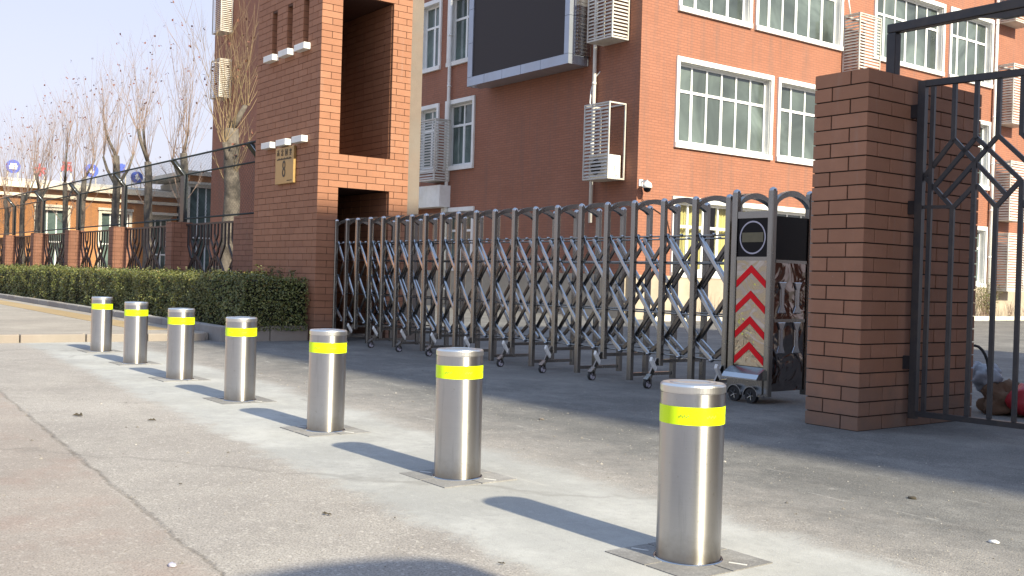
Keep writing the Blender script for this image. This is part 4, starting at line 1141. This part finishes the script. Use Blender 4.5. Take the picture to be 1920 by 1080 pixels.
# ------------------------------------------------------------------ security fence on brick piers
fn = thing('security_fence', (-30, 7.0, 0), 'iron fence on brick piers with outward bent wire mesh arms, behind the hedge', 'fence')
PXL = [-20.94-4.09*k for k in range(10)]
FY = 7.1
def pier(x0, x1, y0, y1, zt, name='brick_pier'):
    m = MB(); m.box(x0+.008, x1-.008, y0+.008, y1-.008, 0, zt-.004); p = m.build(name, M['mortar_t'], fn)
    m = MB(); r = 0; ch = .092
    z = 0
    while z < zt-.01:
        z1 = min(z+ch, zt)-J
        for (a, b) in rows(x0, x1, .29 if r % 2 else .145, .29, []): m.box(a+J/2, b-J/2, y0, y0+.05, z, z1)
        for (a, b) in rows(y0+.055, y1-.055, .14 if r % 2 else .28, .28, []): m.box(x1-.05, x1, a, b-J, z, z1); m.box(x0, x0+.05, a, b-J, z, z1)
        for (a, b) in rows(x0, x1, .29, .29, []): m.box(a+J/2, b-J/2, y1-.05, y1, z, z1)
        z += ch; r += 1
    o = m.build('brickwork', M['brick_far'], p, recalc=False); o['kind'] = 'stuff'
for k, x in enumerate(PXL): pier(x, x+.37, 6.80, 7.22, 1.87)
pier(-17.5, -15.14, 6.86, 7.14, 1.885, 'end_wall')
MB().box(-60, -17.51, 6.9, 7.1, 0, .5).build('low_wall', M['brick_far'], fn)
# picket bars between the piers
PITCH_ = .2
def picket_mesh(side, k):
    z1 = 1.60-.10*k
    m = MB(); pts = [Vector((0, 0, 1.80)), Vector((0, 0, z1)), Vector((side*PITCH_*1.1, 0, z1-.26)), Vector((side*PITCH_*1.1, 0, z1-.30)), Vector((side*PITCH_*.1, 0, z1-.50)), Vector((side*PITCH_*.1, 0, .5))]
    for a, b in zip(pts, pts[1:]): m.bar(a, b, .03, .042, (1, 0, 0))
    return m.mesh('picket', M['rust_iron'])
pk = {(s_, k): picket_mesh(s_, k) for s_ in (1, -1) for k in range(3)}
bays = [(-20.56, -17.52)]+[(PXL[k+1]+.37, PXL[k]-.01) for k in range(8)]
for bi, (a, b) in enumerate(bays):
    m = MB(); m.bar((a, FY, 1.815), (b, FY, 1.815), .035, .035); m.build('top_rail', M['rust_iron'], fn)
    m = MB(); m.bar((a, FY, .56), (b, FY, .56), .03, .03); m.build('bottom_rail', M['rust_iron'], fn)
    npk = 17
    for i in range(npk):
        x = a+(b-a)*(i+.5)/npk
        g = (i//3) % 2
        if bi < 8: place('picket', pk[(-1, i % 3) if g else (1, 2-i % 3)], fn, (x, FY, 0))
# posts, arms, rails, chain-link
posts = [-16.25]+[x+.45+.45 for x in [PXL[0]-.0]]+[x+.9 for x in PXL[1:]]
posts = [-16.85]+[x+.19 for x in PXL]
armv = Vector((0, -.42, .22))
for x in posts:
    p = MB(); p.box(x-.13, x+.08, FY-.045, FY+.035, 1.88, 2.83); p = p.build('steel_post', M['green_iron'], fn)
    m = MB(); m.bar((x-.01, FY, 2.80), (x-.01, FY-.26, 3.11), .17, .06); m.build('arm', M['green_iron'], p)
    m = MB(); m.tube([(x+.075, FY-.03, 1.95), (x+.075, FY-.03, 2.81), (x+.075, FY-.26, 3.08)], .008, 6); m.build('stay', M['steel_bright'], p)
m = MB()
for z, y, r in ((2.83, FY, .016), (1.94, FY, .018), (3.1, FY-.26, .018)):
    m.tube([(-60, y, z), (-15.2, y, z)], r, 6)
m.build('long_rail', M['green_iron'], fn)
m = MB()
def wire(p, q):
    p = Vector(p); q = Vector(q); d = (q-p).normalized(); s1 = d.cross(Vector((.3, 1, .2))).normalized()*.0021; s2 = d.cross(s1).normalized()*.0021
    vs = [p+s1, p-s1*.5+s2*.87, p-s1*.5-s2*.87, q+s1, q-s1*.5+s2*.87, q-s1*.5-s2*.87]
    m.add(vs, [(0, 1, 4, 3), (1, 2, 5, 4), (2, 0, 3, 5)])
pit = .075
x = -44
while x < -15.3:
    for sgn in (1, -1):
        a, b = x, x+sgn*.86
        if -44 < b < -15.25: wire((a, FY, 1.94), (b, FY, 2.83))
        b2 = x+sgn*.37
        if -44 < b2 < -15.25: wire((a, FY, 2.83), (b2, FY-.26, 3.1))
    x += pit
o = m.build('chain_link', M['green_iron'], fn, recalc=False); o['kind'] = 'stuff'
m = MB(); m.box(-16.62, -16.50, FY-.06, FY+.02, 2.1, 2.32); o = m.build('junction_box', M['black_iron'], fn)
m = MB(); m.tube([(-16.35, 6.84, .3), (-16.35, 6.84, 2.25)], .022, 8); m.build('conduit', M['grey_render'], fn)

# ------------------------------------------------------------------ trees
def tree(x, y, hh, zt, rad, label, seed, yellow=False, nshoot=30):
    rr_ = random.Random(seed)
    t = thing('pollarded_tree', (x, y, 0), label, 'tree', 'bare pollarded trees behind the fence')
    m = MB(); pts = []; rads = []; px, py = x, y
    n = 9
    for i in range(n+1):
        z = hh*i/n; px += rr_.gauss(0, .02); py += rr_.gauss(0, .02)
        pts.append((px, py, z)); rads.append(rad*(1.25-.45*i/n)*rr_.uniform(.93, 1.07) if i else rad*1.5)
    rads[-1] = rads[-2]*.9
    m.tube(pts, rads, 10)
    base = Vector(pts[-1]); heads = [base]
    for k in range(rr_.randint(2, 4)):
        a = rr_.uniform(0, 2*PI); i0 = rr_.randint(n-3, n); p0 = Vector(pts[i0])
        L = rr_.uniform(.5, 1.1); p1 = p0+Vector((math.cos(a)*.3*L, math.sin(a)*.3*L, L*.55)); p2 = p1+Vector((math.cos(a)*.12, math.sin(a)*.12, L*.4))
        m.tube([p0, p1, p2], [rad*.42, rad*.33, rad*.26], 8); heads.append(p2)
    m.build('trunk', M['bark'], t)
    m = MB(); lf_ = MB()
    def shoot(p, d, L, r, depth):
        pts_ = [p]; q = p.copy(); dd = d.copy(); nseg = 5 if depth == 0 else 3
        for s_ in range(nseg):
            dd = (dd+Vector((rr_.gauss(0, .07), rr_.gauss(0, .07), .10 if depth == 0 else .14))).normalized()
            q = q+dd*L/nseg; pts_.append(q.copy())
        m.tube(pts_, [r*(1-.8*i/nseg) for i in range(nseg+1)], 4 if depth == 0 else 3, False)
        if depth < 2:
            for s_ in range(rr_.randint(2, 5) if depth == 0 else rr_.randint(0, 2)):
                k = rr_.randint(1, nseg-1); a = rr_.uniform(0, 2*PI)
                d2 = (dd+Vector((math.cos(a), math.sin(a), .1))*rr_.uniform(.45, .9)).normalized()
                shoot(pts_[k], d2, L*rr_.uniform(.25, .45), r*.5, depth+1)
        if rr_.random() < .10:
            for s_ in range(2):
                c_ = pts_[-1]+Vector((rr_.gauss(0, .03), rr_.gauss(0, .03), rr_.gauss(0, .03))); e1 = Vector((rr_.gauss(0, 1), rr_.gauss(0, 1), rr_.gauss(0, 1))).normalized()*.045; e2 = e1.cross(Vector((.3, .5, 1))).normalized()*.03
                lf_.add([c_-e1, c_+e2, c_+e1, c_-e2], [(0, 1, 2, 3)])
    for hpt in heads:
        for k in range(nshoot//len(heads)+4):
            a = rr_.uniform(0, 2*PI); sp = abs(rr_.gauss(0, .38))
            d = Vector((math.cos(a)*sp, math.sin(a)*sp, 1)).normalized()
            p = hpt+Vector((math.cos(a), math.sin(a), 0))*rad*.5*rr_.random()
            shoot(p, d, (zt-hpt.z)*rr_.uniform(.45, 1.0), rr_.uniform(.005, .010), 0)
    for k in range(7):   # low side shoots
        z = rr_.uniform(hh*.55, hh*.95); a = rr_.uniform(0, 2*PI)
        shoot(Vector((x, y, z)), Vector((math.cos(a)*.8, math.sin(a)*.8, 1)).normalized(), rr_.uniform(.8, 1.7), .012, 0)
    m.build('crown', M['twig_y'] if yellow else M['twig'], t, recalc=False)
    if lf_.v: o = lf_.build('dead_leaves', M['dead_leaf'], t, recalc=False); o['kind'] = 'stuff'
TR = [(-23.2, 9.0, 4.2, 7.6, .20, 'thickest bare tree trunk, standing in front of the far end of the brick building', True),
      (-26.5, 9.0, 3.9, 7.3, .115, 'bare pollarded tree just left of the thickest one, between two bent fence posts', False),
      (-29.45, 9.0, 3.9, 7.4, .125, 'bare tree third from the right with a pale trunk above the fence', False),
      (-32.5, 9.0, 4.3, 7.8, .125, 'bare tree with a knobbly head, left of the middle bent post', False),
      (-37.0, 9.2, 3.9, 8.1, .105, 'bare pollarded tree left of centre among the thinner row', False),
      (-39.5, 9.3, 3.9, 7.6, .10, 'slender bare tree beside the blue rooftop sign', False),
      (-43.0, 9.0, 3.8, 7.5, .11, 'bare tree in front of the red rooftop character', False),
      (-46.5, 9.2, 3.8, 7.6, .11, 'bare tree next to the leftmost blue disc', False),
      (-51.5, 9.4, 3.8, 7.4, .11, 'leftmost bare tree at the picture edge', False)]
for i, (x, y, h, zt, r_, lb, ye) in enumerate(TR): tree(x, y, h, zt, r_, lb, 100+i, ye, 20 if i else 24)

# ------------------------------------------------------------------ low orange buildings beyond the fence
lb_ = thing('low_orange_building', (-60, 12, 0), 'long low orange building with cream cornice and rooftop signs, beyond the fence', 'building')
AX = -60.0
def owall(parent, X, ya, yb, zt, wins, mat, zplate=None):
    us = sorted({ya, yb, *[w[0] for w in wins], *[w[1] for w in wins]}); zs = sorted({0, zt, *[w[2] for w in wins], *[w[3] for w in wins]})
    m = MB()
    for a, b in zip(us, us[1:]):
        for c_, d in zip(zs, zs[1:]):
            if any(w[0] < (a+b)/2 < w[1] and w[2] < (c_+d)/2 < w[3] for w in wins): continue
            m.add([(X, a, c_), (X, b, c_), (X, b, d), (X, a, d)], [(0, 1, 2, 3)])
    for w in wins:
        a, b, c_, d = w[:4]
        for p, q in (((a, c_), (b, c_)), ((b, c_), (b, d)), ((b, d), (a, d)), ((a, d), (a, c_))):
            m.add([(X, p[0], p[1]), (X, q[0], q[1]), (X-.3, q[0], q[1]), (X-.3, p[0], p[1])], [(0, 1, 2, 3)])
    m.build('wall', mat, parent, recalc=False)
    for w in wins:
        a, b, c_, d = w[:4]
        m = MB(); f = .16
        m.box(X, X+.07, a-f, a, c_-f, d+f); m.box(X, X+.07, b, b+f, c_-f, d+f); m.box(X, X+.07, a+.001, b-.001, d, d+f); m.box(X, X+.09, a+.001, b-.001, c_-f, c_)
        m.box(X, X+.16, a-f-.05, b+f+.05, d+f+.002, d+f+.14)
        wd = m.build('window', M['cream'], parent)
        m = MB(); nc = 3
        m.box(X-.2, X-.15, a, b, c_+(d-c_)*.42, c_+(d-c_)*.42+.08)
        for k in range(nc+1): yy = a+(b-a-.07)*k/nc; m.box(X-.21, X-.145, yy, yy+.07, c_, d)
        m.build('frame', M['upvc'], wd)
        for k in range(nc):
            a2 = a+(b-a)*k/nc; b2 = a+(b-a)*(k+1)/nc
            m = MB(); m.box(X-.19, X-.18, a2, b2, c_, d); m.build('pane', M['glass_dark'], wd)
owall(lb_, AX, -30, 20.1, 4.55, [(-1, 2.0, .9, 3.9), (5.6, 8.2, .9, 3.9), (12.6, 14.1, .9, 3.9), (15.9, 17.4, .9, 3.9), (18.55, 19.6, .2, 3.7)], M['facade_low'])
m = MB(); m.box(AX-12, AX-.32, -30, 20.1, 0, 4.5); m.build('body', M['facade_low'], lb_)
m = MB(); m.box(AX-.31, AX+.22, -30, 20.25, 4.552, 4.72); m.build('string_course', M['cream'], lb_)
m = MB(); m.box(AX-12, AX+.05, -30, 20.1, 4.722, 5.0); m.build('eaves_band', M['facade_low'], lb_)
m = MB(); m.prism([(AX-6, 5.95), (AX+.55, 5.30), (AX+.55, 5.002), (AX-12, 5.002), (AX-12, 5.4)], 'y', -30, 20.35); m.build('roof', M['cream'], lb_)
m = MB(); m.prism([(18.2, 3.95), (19.95, 3.95), (19.95, 4.1), (18.2, 4.1)], 'x', AX+.02, AX+.7); m.build('door_hood', M['cream'], lb_)
wg = thing('orange_wing', (-48, 17, 0), 'taller orange wing with a white barred window, beyond the bent fence post', 'building')
owall(wg, -56.0, 19.2, 26.0, 6.05, [(19.45, 20.9, .6, 5.4)], M['facade_low'])
m = MB(); m.box(-64, -56.32, 20.4, 26, 0, 6.0); m.box(-64, -55.85, 19.2, 26, 6.052, 6.3); m.build('body', M['cream'], wg)
# rooftop signs
Mblue = simple('blue_sign', (.05, .09, .42), .5, var=.15); Mred = simple('red_sign', (.38, .08, .10), .5, var=.15); Mwh = simple('white_sign', (.7, .72, .75), .5)
def disc_sign(y, z, r, label, strokes):
    X = -59.2; t = thing('rooftop_sign', (X, y, z-r-.4), label, 'sign', 'rooftop signs on the low orange building')
    m = MB(); n = 28; vs = [(X-.08, y+r*math.cos(2*PI*k/n), z+r*math.sin(2*PI*k/n)) for k in range(n)]+[(X, y+r*math.cos(2*PI*k/n), z+r*math.sin(2*PI*k/n)) for k in range(n)]
    m.add(vs, [tuple(range(n)), tuple(range(2*n-1, n-1, -1))]+[(k, (k+1) % n, (k+1) % n+n, k+n) for k in range(n)]); m.build('disc', Mblue, t)
    m = MB()
    for i_, (a, b, c_, d) in enumerate(strokes): m.bar((X+.02+.004*i_, y+(a-.5)*1.5*r, z+(b-.5)*1.5*r), (X+.02+.004*i_, y+(c_-.5)*1.5*r, z+(d-.5)*1.5*r), .03, .09, (0, 0, 1) if abs(a-c_) > abs(b-d) else (0, 1, 0))
    m.build('mark', Mwh, t)
    m = MB()
    for dy in (-.25, .25): m.bar((X-.12, y+dy, 5.35), (X-.12, y+dy, z), .05, .05)
    m.build('support', M['cream'], t)
def char_sign(y, z, s_, label, strokes, mat):
    X = -59.2; t = thing('rooftop_sign', (X, y, z-s_), label, 'sign', 'rooftop signs on the low orange building')
    m = MB()
    for i_, (a, b, c_, d) in enumerate(strokes): m.bar((X+.005*i_, y+(a-.5)*2*s_, z+(b-.5)*2*s_), (X+.005*i_, y+(c_-.5)*2*s_, z+(d-.5)*2*s_), .1, .12, (0, 0, 1) if abs(a-c_) > abs(b-d) else (0, 1, 0))
    m.build('character', mat, t)
    m = MB()
    for dy in (-.25, .25): m.bar((X-.1, y+dy, 5.35), (X-.1, y+dy, z), .05, .05)
    m.build('support', M['cream'], t)
B_ = [(.15, .3, .85, .3), (.1, .5, .9, .5), (.2, .7, .8, .7)]
C_ = [(.35, .3, .6, .75), (.5, .2, .75, .45), (.3, .6, .55, .8)]
TREE = [(.05, .62, .95, .62), (.5, 1, .5, 0), (.5, .6, .12, .2), (.5, .6, .88, .2)]
disc_sign(11.2, 6.03, .35, 'leftmost blue disc sign with pale horizontal bands on the low roof', B_)
char_sign(12.5, 5.95, .34, 'red rooftop character between the leftmost blue disc and the middle trees', TREE, Mred)
char_sign(13.83, 6.22, .28, 'faint red rooftop character left of the middle blue disc', G1, Mred)
disc_sign(15.12, 6.14, .36, 'blue disc sign with a white swirl in the middle of the low roof', C_)
char_sign(16.7, 6.42, .24, 'small blue rooftop character just left of the tall bent post', G4, Mblue)
disc_sign(17.55, 5.97, .33, 'rightmost blue disc sign behind the fence mesh', C_)

# ------------------------------------------------------------------ unseen building and block, invented to cast the gateway shade and foreground shadow
nb = thing('added_shade_building', (6, 10, 0), 'unseen brick building added on the sunny side to shade the gateway', 'building')
m = MB(); m.box(2.2, 14, 5.02, 16.3, 0, 10.6); m.build('wall', M['facade'], nb)
m = MB(); m.box(2.1, 14.1, 4.98, 16.4, 10.6, 10.75); m.build('coping', M['cream'], nb)
for k in range(3):
    for z in (1.2, 4.6, 8.0):
        m = MB(); m.box(2.15, 2.199, 6.2+k*3.3, 8.2+k*3.3, z, z+1.8); w = m.build('window', M['white'], nb)
        m = MB(); m.box(2.13, 2.149, 6.3+k*3.3, 8.1+k*3.3, z+.1, z+1.7); m.build('pane', M['glass'], w)
ec = thing('shadow_block', (.25, 1.62, 0), 'unseen grey block with rounded top, added to cast the foreground shadow', 'shadow block')  # invented block, there only for the shadow it throws on the concrete
m = MB(); pts = [(1.0, .12), (1.97, .12), (1.97, 1.62)]+[(1.485+.485*math.cos(a), 1.62+.20*math.sin(a)**.7) for a in [PI*k/14 for k in range(1, 14)]]+[(1.0, 1.62)]
m.prism(pts, 'x', .05, .55); bevel(m.build('casing', simple('shadow_block_grey', (.35, .36, .36), .5), ec), .01)
m = MB(); m.box(.0, .6, .97, 2.0, 0, .118); m.build('base', M['concrete'], ec)
m = MB(); m.box(.03, .049, 1.1, 1.89, .2, 1.55); d_ = m.build('door', simple('shadow_block_door', (.38, .39, .39), .45), ec)
m = MB(); m.box(.005, .029, 1.80, 1.83, .85, 1.0); m.build('handle', M['black_iron'], d_)

# small litter and chips on the ground
Mlit = simple('dark_leaf_litter', (.055, .045, .03), .9, var=.3, scale=30)
LT = [(-6.76, 1.694, .05, 'thin dark twig scrap on the pale concrete left of the third bollard'), (-6.38, 2.02, .035, 'small dark scrap on the concrete left of the middle bollard'),
      (-3.62, 1.83, .035, 'curled dark leaf on rough concrete below the second nearest bollard'), (-3.44, 2.02, .010, 'tiny dark chip right of the curled leaf'),
      (-2.72, 2.005, .017, 'small brown leaf by the bottom edge of the picture'), (-4.44, 1.53, .014, 'dark chip on the rough concrete in the left foreground')]
for i, (x, y, s_, lbl) in enumerate(LT):
    m = MB(); c_ = Vector((x, y, .006)); along = Vector((.8, .6, 0)); acr = Vector((-.6, .8, 0))
    for k in range(4):
        q = c_+along*s_*rnd.uniform(-.6, .6)+acr*s_*rnd.uniform(-.15, .15); a = rnd.uniform(-.5, .5)
        ax = (along*math.cos(a)+acr*math.sin(a))*s_*rnd.uniform(.25, .6); ay = acr*s_*rnd.uniform(.08, .22)
        h = s_*rnd.uniform(.10, .3)
        m.add([q-ax, q+ay+Vector((0, 0, h)), q+ax, q-ay, q+Vector((0, 0, h*1.4))], [(0, 4, 1), (1, 4, 2), (2, 4, 3), (3, 4, 0), (0, 1, 2, 3)])
    o = m.build('leaf_litter', Mlit, None, (x, y, 0), recalc=False); meta(o, lbl, 'leaf litter', 'dry scraps lying on the ground')
for (x, y, s_, mt, nm, lbl, cat) in ((-3.24, 1.10, .02, M['white_ring'], 'paper_scrap', 'white paper scrap at the bottom left of the picture', 'paper'),
                          (-2.02, 3.77, .022, M['white'], 'stone_chip', 'pale stone chip on asphalt near the right picture edge', 'stone'),
                          (-5.42, 4.29, .022, M['grey_render'], 'stone_chip', 'dark stone chip on asphalt between the two nearest bollards', 'stone'),
                          (-2.65, 4.23, .022, Mlit, 'stone_chip', 'dark flat chip on the asphalt right of the nearest bollard', 'stone')):
    o = blob(nm, (x, y, .004), (s_, s_*.7, s_*.35), mt, None, x, .35, 10, 6, flat=.001); meta(o, lbl, cat)

m = MB()
for i in range(1800):
    x = rnd.uniform(-9, 0); y = 2.46-.0608*x+(.62+abs(rnd.gauss(0, 1.0)) if rnd.random() < .7 else rnd.uniform(-2.6, -.7))
    s_ = rnd.uniform(.0015, .0055) if rnd.random() < .94 else rnd.uniform(.006, .011); a = rnd.uniform(0, PI); c1, s1 = math.cos(a)*s_, math.sin(a)*s_
    m.add([(x-c1, y-s1, .0005), (x+s1, y-c1, .0005), (x+c1, y+s1, .0005), (x-s1, y+c1, .0005), (x, y, s_*.9)], [(0, 1, 4), (1, 2, 4), (2, 3, 4), (3, 0, 4)])
g_, gn, gb = newmat('grit'); gg = N(gn, 'ShaderNodeNewGeometry'); gn.links.new(ramp(gn, gg.outputs['Random Per Island'], [(0, (.10, .09, .08)), (.5, (.25, .23, .2)), (1, (.36, .34, .31))]), gb.inputs['Base Color']); gb.inputs['Roughness'].default_value = .9
o = m.build('grit', g_, None, recalc=False); meta(o, 'loose grit and chips scattered over the driveway', 'grit', kind='stuff')
